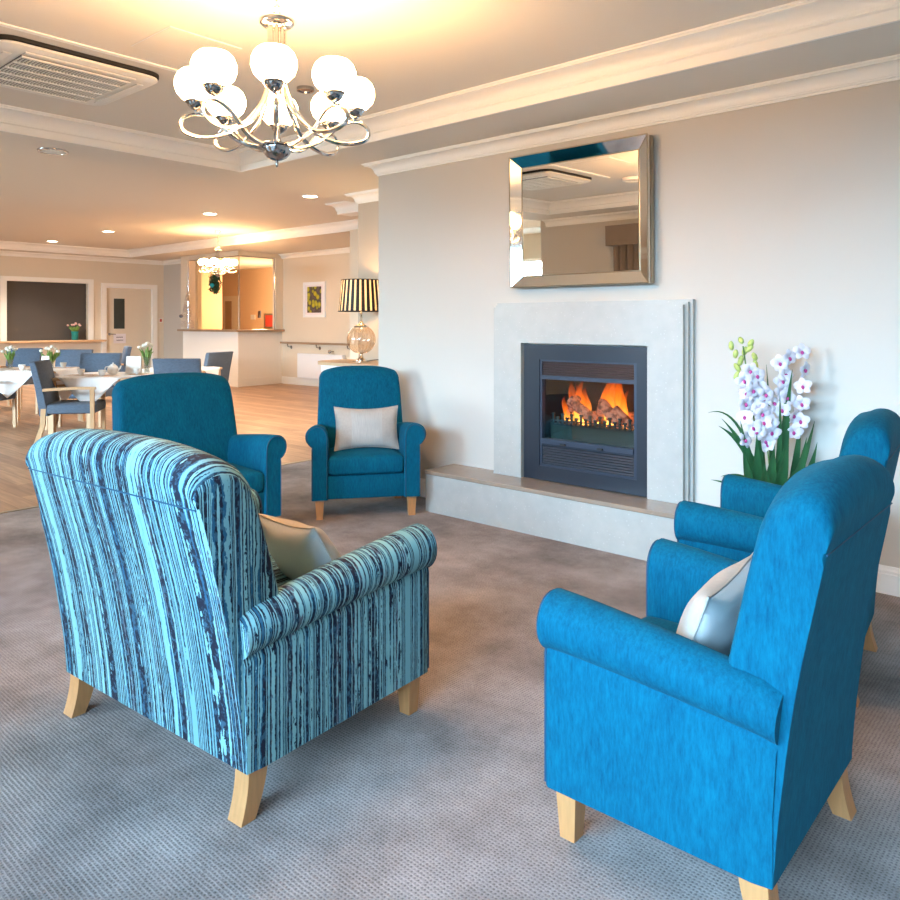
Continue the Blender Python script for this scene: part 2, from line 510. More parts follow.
def ember_log():
    m, nt, b = newmat('glowing_ceramic_log')
    tc = N(nt, 'ShaderNodeTexCoord')
    n = N(nt, 'ShaderNodeTexNoise'); n.inputs['Scale'].default_value = 26; n.inputs['Detail'].default_value = 5
    nt.links.new(tc.outputs['Object'], n.inputs['Vector'])
    cr = N(nt, 'ShaderNodeValToRGB')
    cr.color_ramp.elements[0].position = 0.42; cr.color_ramp.elements[0].color = (0.02, 0.010, 0.008, 1)
    cr.color_ramp.elements[1].position = 0.56; cr.color_ramp.elements[1].color = (0.42, 0.17, 0.10, 1)
    nt.links.new(n.outputs['Fac'], cr.inputs[0]); nt.links.new(cr.outputs[0], b.inputs['Base Color'])
    b.inputs['Roughness'].default_value = 0.9
    b.inputs['Emission Color'].default_value = (1, 0.16, 0.04, 1)
    ml = N(nt, 'ShaderNodeMath', operation='MULTIPLY'); ml.inputs[1].default_value = 0.22
    nt.links.new(n.outputs['Fac'], ml.inputs[0]); nt.links.new(ml.outputs[0], b.inputs['Emission Strength'])
    return m


M['log'] = ember_log()
M['ember'] = emit('glowing_ember', (1.0, 0.28, 0.04), 3.0)


def painting_mat():
    m, nt, b = newmat('flower_print')
    tc = N(nt, 'ShaderNodeTexCoord')
    v = N(nt, 'ShaderNodeTexVoronoi'); v.inputs['Scale'].default_value = 8.5
    nt.links.new(tc.outputs['Object'], v.inputs['Vector'])
    cr = N(nt, 'ShaderNodeValToRGB'); r = cr.color_ramp
    r.elements[0].position = 0.18; r.elements[0].color = (0.55, 0.45, 0.02, 1)
    r.elements[1].position = 0.9; r.elements[1].color = (0.14, 0.10, 0.12, 1)
    e = r.elements.new(0.42); e.color = (0.30, 0.30, 0.03, 1)
    e = r.elements.new(0.52); e.color = (0.06, 0.05, 0.04, 1)
    nt.links.new(v.outputs['Distance'], cr.inputs[0]); nt.links.new(cr.outputs[0], b.inputs['Base Color'])
    return m


M['print'] = painting_mat()


# ================================================================ mesh helpers
def box(bm, x0, x1, y0, y1, z0, z1, mi=0):
    vs = [bm.verts.new(p) for p in [(x0, y0, z0), (x1, y0, z0), (x1, y1, z0), (x0, y1, z0), (x0, y0, z1), (x1, y0, z1), (x1, y1, z1), (x0, y1, z1)]]
    fs = [(0, 3, 2, 1), (4, 5, 6, 7), (0, 1, 5, 4), (1, 2, 6, 5), (2, 3, 7, 6), (3, 0, 4, 7)]
    out = []
    for f in fs:
        q = bm.faces.new([vs[i] for i in f]); q.material_index = mi; out.append(q)
    return out


def rbox(bm, x0, x1, y0, y1, z0, z1, r=0.01, seg=2):
    t = bmesh.new()
    box(t, x0, x1, y0, y1, z0, z1)
    bmesh.ops.bevel(t, geom=t.edges[:], offset=r, segments=seg, profile=0.5, affect='EDGES')
    append(bm, t)


def append(bm, t, mtx=None):
    me = bpy.data.meshes.new('t')
    if mtx:
        bmesh.ops.transform(t, matrix=mtx, verts=t.verts[:])
    t.to_mesh(me); t.free()
    bm.from_mesh(me)
    bpy.data.meshes.remove(me)


def loft(bm, rings, closed=True, cap=True):
    vr = [[bm.verts.new(p) for p in r] for r in rings]
    n = len(rings[0])
    for a, b in zip(vr[:-1], vr[1:]):
        for i in range(n if closed else n - 1):
            j = (i + 1) % n
            bm.faces.new((a[i], a[j], b[j], b[i]))
    if cap and closed:
        bm.faces.new(vr[0][::-1]); bm.faces.new(vr[-1])


def lathe(bm, prof, seg=24, cx=0, cy=0, cz=0, cap=True):
    rings = []
    for r, z in prof:
        rings.append([(cx + r * math.cos(2 * PI * k / seg), cy + r * math.sin(2 * PI * k / seg), cz + z) for k in range(seg)])
    vr = [[bm.verts.new(p) for p in r] for r in rings]
    for a, b in zip(vr[:-1], vr[1:]):
        for i in range(seg):
            j = (i + 1) % seg
            bm.faces.new((a[i], a[j], b[j], b[i]))
    if cap:
        bm.faces.new(vr[0][::-1]); bm.faces.new(vr[-1])


def tube(bm, pts, r, seg=8, flat=1.0):
    pts = [Vector(p) for p in pts]
    rings = []
    up = None
    for i, p in enumerate(pts):
        d = (pts[min(i + 1, len(pts) - 1)] - pts[max(i - 1, 0)]).normalized()
        if up is None:
            up = d.orthogonal().normalized()
        up = (up - d * up.dot(d)).normalized()
        s = d.cross(up)
        rr = r[i] if isinstance(r, (list, tuple)) else r
        rings.append([p + up * rr * math.cos(2 * PI * k / seg) + s * rr * flat * math.sin(2 * PI * k / seg) for k in range(seg)])
    loft(bm, rings)


def smooth_path(ctrl, n=6, closed=False):
    P = [Vector(c) for c in ctrl]
    out = []
    L = len(P)
    rng = range(L if closed else L - 1)
    for i in rng:
        if closed:
            p0, p1, p2, p3 = P[(i - 1) % L], P[i], P[(i + 1) % L], P[(i + 2) % L]
        else:
            p0, p1, p2, p3 = P[max(i - 1, 0)], P[i], P[i + 1], P[min(i + 2, L - 1)]
        for k in range(n):
            t = k / n
            out.append(0.5 * ((2 * p1) + (-p0 + p2) * t + (2 * p0 - 5 * p1 + 4 * p2 - p3) * t * t + (-p0 + 3 * p1 - 3 * p2 + p3) * t ** 3))
    if not closed:
        out.append(P[-1])
    return out


def superell(bm, a, b, c, e1=0.35, e2=0.2, nu=40, nv=16, cx=0, cy=0, cz=0, crown=0.0):
    def f(w, m):
        return math.copysign(abs(w) ** m, w)
    rings = []
    for j in range(nv + 1):
        v = -PI / 2 + PI * j / nv
        v = max(-PI / 2 + 0.02, min(PI / 2 - 0.02, v))
        cv, sv = f(math.cos(v), e1), f(math.sin(v), e1)
        ring = []
        for i in range(nu):
            u = 2 * PI * (i + 0.5) / nu
            x, y = f(math.cos(u), e2) * cv, f(math.sin(u), e2) * cv
            z = c * sv
            if sv > 0:
                z += crown * (1 - min(1, x * x)) * (1 - min(1, y * y)) * sv
            ring.append((cx + a * x, cy + b * y, cz + z))
        rings.append(ring)
    loft(bm, rings)


def obj(name, bm, m, parent=None, smooth=False, loc=None, angle=40):
    bmesh.ops.recalc_face_normals(bm, faces=bm.faces[:])
    me = bpy.data.meshes.new(name)
    bm.to_mesh(me); bm.free()
    for q in (m if isinstance(m, (list, tuple)) else [m]):
        me.materials.append(q)
    if smooth:
        try:
            me.shade_smooth()
            me.set_sharp_from_angle(angle=R(angle))
        except Exception:
            pass
    o = bpy.data.objects.new(name, me)
    C.objects.link(o)
    if parent is not None:
        o.parent = parent
    if loc:
        o.location = loc
    return o


def tag(o, label=None, cat=None, group=None, kind=None):
    if label: o['label'] = label
    if cat: o['category'] = cat
    if group: o['group'] = group
    if kind: o['kind'] = kind
    return o


def thing(name, label, cat, loc=(0, 0, 0), rz=0.0, group=None):
    o = bpy.data.objects.new(name, None)
    C.objects.link(o)
    o.empty_display_size = 0.1
    o.location = loc
    o.rotation_euler = (0, 0, rz)
    return tag(o, label, cat, group)


def struct(name, bm, m, parent=None, smooth=False):
    o = obj(name, bm, m, parent, smooth)
    if parent is None:
        o['kind'] = 'structure'
    return o


def copy_tree(o, parent=None):
    c = o.copy(); C.objects.link(c)
    if parent is not None:
        c.parent = parent
    for ch in list(o.children):
        copy_tree(ch, c)
    return c


def part(name, m, parent, fn, smooth=False, label=None):
    bm = bmesh.new(); fn(bm)
    o = obj(name, bm, m, parent, smooth)
    if label: o['label'] = label
    return o


# ================================================================ the room
XL, XR = -6.05, 1.25         # lounge carpet limits
YF, YB = 4.36, -0.60         # fireplace wall, window wall
ZS, ZT = 2.70, 2.85          # lounge soffit, tray ceiling
TX0, TX1, TY0, TY1 = -5.77, 0.60, -0.02, 3.785
DX0, DX1 = -17.9, -6.3       # dining room
ZD0, ZD1 = 2.90, 3.05        # dining soffit, tray

bm = bmesh.new(); box(bm, XL, XR + 0.1, YB - 0.1, 5.3, -0.05, 0.0); struct('floor', bm, M['carpet'])
bm = bmesh.new(); box(bm, -22.0, XL, -4.2, 14.5, -0.05, -0.002); struct('floor', bm, M['timber'])
bm = bmesh.new(); box(bm, XL - 0.02, XL + 0.02, YB, 5.3, -0.01, 0.004); struct('trim_1', bm, M['gilt'])

# lounge ceiling: soffit ring round a raised tray
bm = bmesh.new()
box(bm, DX1, TX0, YB - 0.2, 5.3, ZS, ZS + 0.5)
box(bm, TX1, XR + 0.1, YB - 0.1, 5.3, ZS, ZS + 0.5)
box(bm, TX0, TX1, YB - 0.1, TY0, ZS, ZS + 0.5)
box(bm, TX0, TX1, TY1, 5.3, ZS, ZS + 0.5)
box(bm, TX0 - 0.01, TX1 + 0.01, TY0 - 0.01, TY1 + 0.01, ZT, ZT + 0.3)
struct('ceiling', bm, M['ceil'])
# dining ceiling
bm = bmesh.new()
TDY = 8.35
box(bm, -17.3, DX1, -2.9, TDY, ZD1, ZD1 + 0.2)
box(bm, -22.0, -17.3, -4.2, 14.5, ZD0, ZD1 + 0.2)
box(bm, -17.3, -5.8, TDY, 14.5, ZD0, ZD1 + 0.2)
box(bm, -17.3, DX1, -4.2, -2.9, ZD0, ZD1 + 0.2)
box(bm, DX1, -5.8, 5.3, TDY, ZS, ZD1 + 0.2)
box(bm, DX1, -5.8, -4.2, YB - 0.2, ZS, ZD1 + 0.2)
struct('ceiling', bm, M['ceil'])


def holes_wall(bm, axis, at, th, a0, a1, z0, z1, holes):
    """wall along an axis with rectangular openings (a,b,zlow,zhigh)"""
    cuts = sorted(holes)
    def bx(p, q, u, v):
        if q - p < 1e-4 or v - u < 1e-4: return
        if axis == 'x': box(bm, p, q, at, at + th, u, v)
        else: box(bm, at, at + th, p, q, u, v)
    cur = a0
    for (a, b, lo, hi) in cuts:
        bx(cur, a, z0, z1)
        bx(a, b, z0, lo); bx(a, b, hi, z1)
        cur = b
    bx(cur, a1, z0, z1)


# fireplace wall = chimney breast from x=-4.63 to the right wall, with the firebox hole
bm = bmesh.new()
holes_wall(bm, 'x', YF, 0.45, -4.63, XR, 0, ZS, [(-3.0, -2.2, 0.34, 1.17)])
box(bm, -4.63, -4.5, YF + 0.45, 5.26, 0, ZS)
struct('wall_fireplace', bm, M['wall'])
bm = bmesh.new(); box(bm, -5.88, -4.63, 5.25, 5.4, 0, ZS); struct('wall_alcove', bm, mat('taupe_paint', (0.50, 0.41, 0.32), 0.7, vary=0.015))
bm = bmesh.new(); box(bm, XR, XR + 0.15, YB, YF, 0, ZS); struct('wall_right', bm, M['wall'])
bm = bmesh.new()
W1 = (-4.95, -3.35, 0.35, 2.30); W2 = (-2.45, 0.65, 0.10, 2.30)
holes_wall(bm, 'x', YB - 0.2, 0.2, -6.2, XR, 0, ZS, [W1, W2])
struct('wall_back', bm, M['wall'])
bm = bmesh.new(); box(bm, -6.3, -6.2, -4.0, YB, 0, 3.0); struct('wall_corner', bm, M['wall'])
bm = bmesh.new()
holes_wall(bm, 'x', -4.2, 0.2, -18, -6.2, 0, 3.0, [(-12.2, -6.9, 0.4, 2.4)])
struct('wall_dining_window', bm, M['wall_cream'])

# far dining wall with the hatch and the door
HY0, HY1, HZ0, HZ1 = 6.0, 7.62, 1.03, 2.28
bm = bmesh.new()
holes_wall(bm, 'y', DX0 - 0.2, 0.2, -4.2, 9.5, 0, ZD0, [(5.92, 7.64, 0.95, 2.27), (8.02, 9.22, 0.0, 2.22)])
struct('wall_dining_far', bm, M['wall_cream'])
bm = bmesh.new(); box(bm, DX0, -16.3, 9.5, 9.6, 0, ZD0); struct('wall_dining_recess', bm, M['wall'])
bm = bmesh.new(); box(bm, -14.15, -5.88, 10.3, 10.45, 0, ZD0); struct('wall_picture', bm, M['wall_cream'])
bm = bmesh.new(); box(bm, -5.88, -5.75, 5.4, 10.45, 0, ZD0); struct('wall_passage', bm, M['wall_cream'])


def cornice(name, path, prof, closed=False, m=None, flip=1):
    """path: list of (x,y) corners; prof: list of (out,z); out is measured to the LEFT of travel * flip"""
    P = [Vector((p[0], p[1])) for p in path]
    n = len(P)
    bm = bmesh.new()
    rings = []
    for i in range(n):
        if closed:
            d1 = (P[i] - P[i - 1]).normalized(); d2 = (P[(i + 1) % n] - P[i]).normalized()
        else:
            d1 = (P[i] - P[i - 1]).normalized() if i > 0 else None
            d2 = (P[i + 1] - P[i]).normalized() if i < n - 1 else None
            d1 = d1 or d2; d2 = d2 or d1
        n1 = Vector((-d1.y, d1.x)); n2 = Vector((-d2.y, d2.x))
        mt = (n1 + n2).normalized()
        k = 1 / max(0.2, mt.dot(n1))
        rings.append([(P[i].x + mt.x * o * k * flip, P[i].y + mt.y * o * k * flip, z) for o, z in prof])
    if closed:
        rings.append(rings[0])
    loft(bm, rings, True, not closed)
    bmesh.ops.remove_doubles(bm, verts=bm.verts[:], dist=1e-5)
    return struct(name, bm, m or M['white'], None, False)


def cove(o, h, zt, steps=8, fascia=0.0):
    """cornice profile o wide, h high hanging from zt"""
    p = [(0, zt), (o, zt), (o, zt - 0.012), (o - 0.012, zt - 0.012), (o - 0.012, zt - 0.022)]
    x0, z0, x1, z1 = o - 0.022, zt - 0.022, 0.026 + fascia * 0.15, zt - h + 0.024 + fascia
    for k in range(steps + 1):
        a = PI / 2 * k / steps
        p.append((x1 + (x0 - x1) * (1 - math.sin(a)), z1 + (z0 - z1) * (math.cos(a))))
    p += [(x1 - 0.006, z1), (x1 - 0.006, z1 - 0.010)]
    if fascia:
        p += [(0.022, z1 - 0.012), (0.016, z1 - 0.018), (0.016, zt - h)]
    else:
        p += [(0.010, z1 - 0.012), (0.010, zt - h)]
    p += [(0, zt - h)]
    return p


# lounge cornices
cornice('trim_2', [(XR, YF), (-4.63, YF), (-4.63, 5.25)], cove(0.10, 0.10, ZS), flip=1)
cornice('trim_3', [(-4.63, 5.25), (-5.88, 5.25), (-5.88, 5.4)], cove(0.10, 0.10, ZS), flip=1)
cornice('trim_4', [(TX0, TY0), (TX1, TY0), (TX1, TY1), (TX0, TY1)], cove(0.135, 0.155, ZT + 0.001, 8, 0.045), closed=True)
cornice('trim_5', [(-6.2, YB), (XR, YB)], cove(0.10, 0.10, ZS))
# dining cornices
cornice('trim_6', [(-17.3, -2.9), (DX1, -2.9)], cove(0.13, 0.16, ZD1))
cornice('trim_7', [(-17.3, TDY), (-17.3, -2.9)], cove(0.13, 0.16, ZD1, 8, 0.045))
cornice('trim_8', [(-5.9, TDY), (-17.3, TDY)], cove(0.13, 0.16, ZD1, 8, 0.045))
cornice('trim_9', [(DX0, 9.5), (DX0, -4)], cove(0.10, 0.10, ZD0))
cornice('trim_10', [(-16.3, 9.5), (DX0, 9.5)], cove(0.10, 0.10, ZD0))
cornice('trim_11', [(-5.9, 10.3), (-14.12, 10.3)], cove(0.10, 0.10, ZD0))
# short boxed beam with its own cornice over the passage
bm = bmesh.new(); box(bm, -8.25, DX1, 7.0, 7.25, ZD0, ZD1 + 0.01); struct('trim_12', bm, M['white'])
cornice('trim_13', [(DX1, 7.0), (-8.25, 7.0), (-8.25, 7.25)], cove(0.14, 0.15, ZD1, 8, 0.03))
# square column of the passage
bm = bmesh.new(); box(bm, -9.50, -9.28, 8.30, 8.50, 0, ZD0); struct('trim_14', bm, M['wall_cream'])


def baseprof(h=0.14, t=0.018):
    return [(0, 0), (t, 0), (t, h - 0.04), (t - 0.004, h - 0.036), (t - 0.004, h - 0.022), (t - 0.009, h - 0.014), (t - 0.012, h), (0, h)]


cornice('baseboard_right', [(XR, YF), (-1.15, YF)], baseprof())
cornice('baseboard_left', [(-3.79, YF), (-4.63, YF), (-4.63, 5.25), (-5.88, 5.25)], baseprof())
cornice('baseboard_back', [(-6.2, YB), (XR, YB)], baseprof())
cornice('baseboard_passage', [(-5.9, 10.3), (-14.1, 10.3)], baseprof(0.16))
cornice('baseboard_far', [(DX0, 8.0), (DX0, -4)], baseprof(0.16))


# windows of the back wall (seen in the mirror)
def window(name, x0, x1, z0, z1, y, nm):
    bm = bmesh.new()
    f = 0.06
    box(bm, x0, x1, y - 0.06, y, z0, z0 + f); box(bm, x0, x1, y - 0.06, y, z1 - f, z1)
    box(bm, x0, x0 + f, y - 0.06, y, z0 + f, z1 - f); box(bm, x1 - f, x1, y - 0.06, y, z0 + f, z1 - f)
    for k in range(1, nm):
        xm = x0 + (x1 - x0) * k / nm
        box(bm, xm - 0.025, xm + 0.025, y - 0.06, y, z0 + f, z1 - f)
    o = struct(name, bm, M['white'])
    bm = bmesh.new(); box(bm, x0 + f, x1 - f, y - 0.035, y - 0.029, z0 + f, z1 - f)
    struct('pane', bm, M['glass'], o)
    return o


window('window_1', *W1, YB - 0.08, 2)
window('window_2', *W2, YB - 0.08, 3)
window('window_3', -12.2, -6.9, 0.4, 2.4, -4.08, 4)


def curtain_mesh(bm, x0, x1, y, z0, z1, waves):
    n = waves * 8
    rings = []
    top = []
    for side in (0, 1):
        row = []
        for k in range(n + 1):
            t = k / n
            row.append((x0 + (x1 - x0) * t, y + 0.035 * math.sin(t * waves * 2 * PI) + (0.006 if side else 0)))
        top.append(row)
    ringpts = top[0] + top[1][::-1]
    loft(bm, [[(p[0], p[1], z0) for p in ringpts], [(p[0], p[1], z1) for p in ringpts]])


for nm, (a, b), lab in (('curtain', (-5.05, -4.45), 'gathered taupe curtain hanging at the window seen in the mirror'), ):
    bm = bmesh.new(); curtain_mesh(bm, a, b, YB + 0.12, 0.03, 2.30, 6)
    tag(obj(nm, bm, M['curtain'], None, True), lab, 'curtain')
bm = bmesh.new()
box(bm, -5.12, -3.2, YB + 0.19, YB + 0.21, 2.25, 2.50); box(bm, -5.12, -5.10, YB, YB + 0.19, 2.25, 2.50)
box(bm, -3.22, -3.2, YB, YB + 0.19, 2.25, 2.50); box(bm, -5.12, -3.2, YB, YB + 0.21, 2.50, 2.515)
tag(obj('pelmet', bm, M['curtain']), 'plain taupe fabric pelmet above the curtain seen in the mirror', 'pelmet')

# ================================================================ fireplace
SX0, SX1, SZ0, SZ1 = -3.338, -1.885, 0.30, 1.515
OX0, OX1, OZ1 = -3.10, -2.150, 1.235
fs = thing('fireplace_surround', 'pale grey speckled stone surround with stepped edges framing the gas fire', 'fireplace surround', (0, 0, 0))
def sur(bm, x0, x1, z1, ya, yb):
    box(bm, x0, OX0, ya, yb, SZ0, z1); box(bm, OX1, x1, ya, yb, SZ0, z1); box(bm, OX0, OX1, ya, yb, OZ1, z1)
part('face_slab', M['stone'], fs, lambda b: sur(b, SX0 + 0.0, SX1 - 0.036, SZ1 - 0.032, 4.27, 4.30))
part('middle_step', M['stone'], fs, lambda b: sur(b, SX0 - 0.005, SX1 - 0.018, SZ1 - 0.016, 4.30, 4.325))
part('back_step', M['stone'], fs, lambda b: sur(b, SX0 - 0.010, SX1, SZ1, 4.325, YF - 0.001))

he = thing('raised_hearth', 'long low raised hearth of grey stone with a tan polished top', 'hearth', (0, 0, 0))
part('hearth_base', M['stone'], he, lambda b: box(b, -3.785, -1.15, 4.035, YF - 0.001, 0.0, 0.272))
part('hearth_top', M['stonetop'], he, lambda b: rbox(b, -3.795, -1.14, 4.025, YF - 0.001, 0.272, 0.300, 0.004, 1))

hf = thing('gas_fire', 'built-in charcoal blue gas log fire burning inside the stone surround', 'fire', (0, 0, 0))
def framebm(b):
    y0, y1 = 4.285, 4.31
    box(b, -3.085, -2.955, y0, y1, 0.305, 1.225); box(b, -2.228, -2.152, y0, y1, 0.305, 1.225)
    box(b, -2.955, -2.228, y0, y1, 1.125, 1.225); box(b, -2.955, -2.228, y0, y1, 0.305, 0.40)
part('outer_frame', M['navy'], hf, framebm)
def inner(b):
    y0, y1 = 4.292, 4.33
    # bars around the louvres and the window
    box(b, -2.955, -2.940, y0, y1, 0.40, 1.125); box(b, -2.250, -2.228, y0, y1, 0.40, 1.125)
    box(b, -2.94, -2.25, y0, y1, 1.113, 1.125); box(b, -2.94, -2.25, y0, y1, 0.992, 1.018)
    box(b, -2.94, -2.25, y0 - 0.012, y1, 0.555, 0.590); box(b, -2.94, -2.25, y0, y1, 0.40, 0.415)
part('door_frame', M['navy_lt'], hf, inner)
def louv(b, z0, z1, n):
    for k in range(n):
        z = z0 + (z1 - z0) * (k + 0.5) / n; h = (z1 - z0) / n * 0.36
        vs = [(-2.94, 4.295, z - h), (-2.94, 4.30, z + h), (-2.94, 4.318, z + h * 1.2), (-2.94, 4.313, z - h * 0.8)]
        loft(b, [vs, [(-2.25, v[1], v[2]) for v in vs]])
    box(b, -2.94, -2.25, 4.322, 4.33, z0, z1)
part('upper_louvre', M['louvre'], hf, lambda b: louv(b, 1.018, 1.113, 6))
part('lower_louvre', M['navy'], hf, lambda b: louv(b, 0.415, 0.555, 8))
for x in (-2.78, -2.50):
    part('catch', M['darkslot'], hf, lambda b: rbox(b, x, x + 0.04, 4.264, 4.281, 0.558, 0.569, 0.002, 1))
def boxin(b):
    # inside of the firebox: floor, sides, roof, back
    box(b, -2.99, -2.945, 4.33, 4.78, 0.36, 1.15); box(b, -2.25, -2.21, 4.33, 4.78, 0.36, 1.15)
    box(b, -2.99, -2.21, 4.33, 4.78, 0.35, 0.37); box(b, -2.99, -2.21, 4.33, 4.78, 1.13, 1.15)
part('firebox_liner', M['soot'], hf, boxin)
part('back_panel', M['brick'], hf, lambda b: box(b, -2.945, -2.25, 4.72, 4.78, 0.37, 1.13))
part('glass_pane', M['glass'], hf, lambda b: box(b, -2.94, -2.25, 4.316, 4.319, 0.59, 0.992))
def fretpanel(b):
    box(b, -2.91, -2.262, 4.36, 4.375, 0.575, 0.675)
part('burner_panel', M['plinthgreen'], hf, fretpanel)
def fret(b):
    x = -2.90; k = 0
    while x < -2.27:
        h = 0.735 + (0.025 if k % 2 == 0 else 0)
        box(b, x, x + 0.014, 4.362, 4.372, 0.675, h)
        box(b, x - 0.004, x + 0.018, 4.360, 4.374, h - 0.012, h)
        x += 0.036; k += 1
    box(b, -2.91, -2.262, 4.362, 4.372, 0.675, 0.688); box(b, -2.91, -2.262, 4.363, 4.371, 0.705, 0.713)
part('fret', M['fret'], hf, fret)
part('log_bed', M['soot'], hf, lambda b: box(b, -2.93, -2.26, 4.38, 4.70, 0.60, 0.69))
def one_log(p0, p1, r):
    def fn(b):
        n = 7
        pts = [Vector(p0).lerp(Vector(p1), k / n) + Vector((0, 0, 0.003 * math.sin(k * 2.1))) for k in range(n + 1)]
        rr = [r * (0.94 + 0.1 * abs(math.sin(k * 1.7 + r * 60))) for k in range(n + 1)]
        tube(b, pts, rr, 9)
    return fn
for p0, p1, r in (((-2.85, 4.52, 0.70), (-2.70, 4.44, 0.86), 0.026), ((-2.74, 4.40, 0.85), (-2.55, 4.42, 0.72), 0.036), ((-2.60, 4.54, 0.70), (-2.50, 4.43, 0.85), 0.030),
                  ((-2.50, 4.41, 0.84), (-2.36, 4.43, 0.70), 0.040), ((-2.41, 4.42, 0.81), (-2.27, 4.41, 0.70), 0.032), ((-2.82, 4.60, 0.72), (-2.35, 4.60, 0.74), 0.040)):
    part('log', M['log'], hf, one_log((p0[0] - 0.045, p0[1], p0[2]), (p1[0] - 0.045, p1[1], p1[2]), r), True)
def embers(b):
    rnd = random.Random(3)
    for k in range(26):
        x = -2.85 + 0.56 * rnd.random(); y = 4.39 + 0.05 * rnd.random(); s = 0.008 + 0.008 * rnd.random()
        superell(b, s, s, s * 0.8, 1, 1, 8, 5, x, y, 0.70 + 0.02 * rnd.random())
part('ember_bed', M['ember'], hf, embers, True)['kind'] = 'stuff'
def flame(x, y, z, wd, h, seed):
    def fn(b):
        rnd = random.Random(seed)
        ph = rnd.random() * 6
        rings = []
        n = 14
        for k in range(n + 1):
            t = k / n
            rr = wd * (math.sin(PI * min(1, t * 0.86 + 0.16)) ** 0.8) * (1 - t * 0.25) + 0.002
            cx = x + 0.03 * t * math.sin(ph + t * 4.5); 
            rings.append([(cx + rr * math.cos(a * PI / 6), y + rr * 0.5 * math.sin(a * PI / 6), z + h * t) for a in range(12)])
        loft(b, rings)
    return fn
fl = [(-2.76, 4.50, .70, .050, .27, 1), (-2.71, 4.47, .72, .040, .24, 2), (-2.67, 4.52, .74, .030, .20, 3), (-2.80, 4.46, .70, .026, .17, 4), (-2.73, 4.53, .70, .03, .30, 9),
      (-2.49, 4.49, .74, .055, .30, 5), (-2.44, 4.46, .76, .060, .27, 6), (-2.41, 4.52, .74, .040, .29, 7), (-2.46, 4.45, .76, .040, .18, 8), (-2.55, 4.53, .72, .030, .24, 10), (-2.37, 4.5, .74, .025, .2, 11), (-2.59, 4.41, .69, .016, .09, 12)]
for a in fl:
    part('flame', M['flame'], hf, flame(a[0] - 0.05, *a[1:]), True)
pl = point('fire_light', (-2.58, 4.50, 0.84), 1.3, (1.0, 0.32, 0.08), 0.06)
pl.parent = hf

# ================================================================ mirror over the fire
mr = thing('wall_mirror', 'large silver framed mirror hanging above the fireplace', 'mirror', (-2.66, 4.355, 1.622))
mr.rotation_euler = (R(0.9), 0, 0)
MW, MH, MB = 0.522, 0.905, 0.078
yo, yi = -0.055, -0.030
part('backing', M['gilt'], mr, lambda b: box(b, -MW, MW, -0.052, -0.012, 0, MH))
def mcenter(b):
    box(b, -MW + MB, MW - MB, yi - 0.004 - 0.0205, yi - 0.0025 - 0.0205, MB, MH - MB)
part('mirror_glass', M['mirror'], mr, mcenter)
def strip(q):
    def fn(b):
        o = [(-MW, 0), (MW, 0), (MW, MH), (-MW, MH)]
        i = [(-MW + MB, MB), (MW - MB, MB), (MW - MB, MH - MB), (-MW + MB, MH - MB)]
        a0, a1 = o[q], o[(q + 1) % 4]; c0, c1 = i[q], i[(q + 1) % 4]
        Y0, Y1 = -0.097, -0.0545
        loft(b, [[(a0[0], Y0, a0[1]), (a1[0], Y0, a1[1]), (a1[0], Y0 + 0.03, a1[1]), (a0[0], Y0 + 0.03, a0[1])],
                 [(c0[0], Y1, c0[1]), (c1[0], Y1, c1[1]), (c1[0], Y1 + 0.0025, c1[1]), (c0[0], Y1 + 0.0025, c0[1])]])
    return fn
for q in range(4):
    part('bevelled_strip', M['bevel_mirror'], mr, strip(q))
def beads(b):
    for x0, x1, z0, z1 in ((-MW, MW, 0, 0), (-MW, MW, MH, MH), (-MW, -MW, 0, MH), (MW, MW, 0, MH)):
        tube(b, [(x0, -0.095, z0), (x1, -0.095, z1)], 0.0045, 6)
    i = [(-MW + MB, MB), (MW - MB, MB), (MW - MB, MH - MB), (-MW + MB, MH - MB)]
    for k in range(4):
        a, c = i[k], i[(k + 1) % 4]
        tube(b, [(a[0], -0.056, a[1]), (c[0], -0.056, c[1])], 0.0035, 6)
part('beaded_edge', M['gilt'], mr, beads, True)


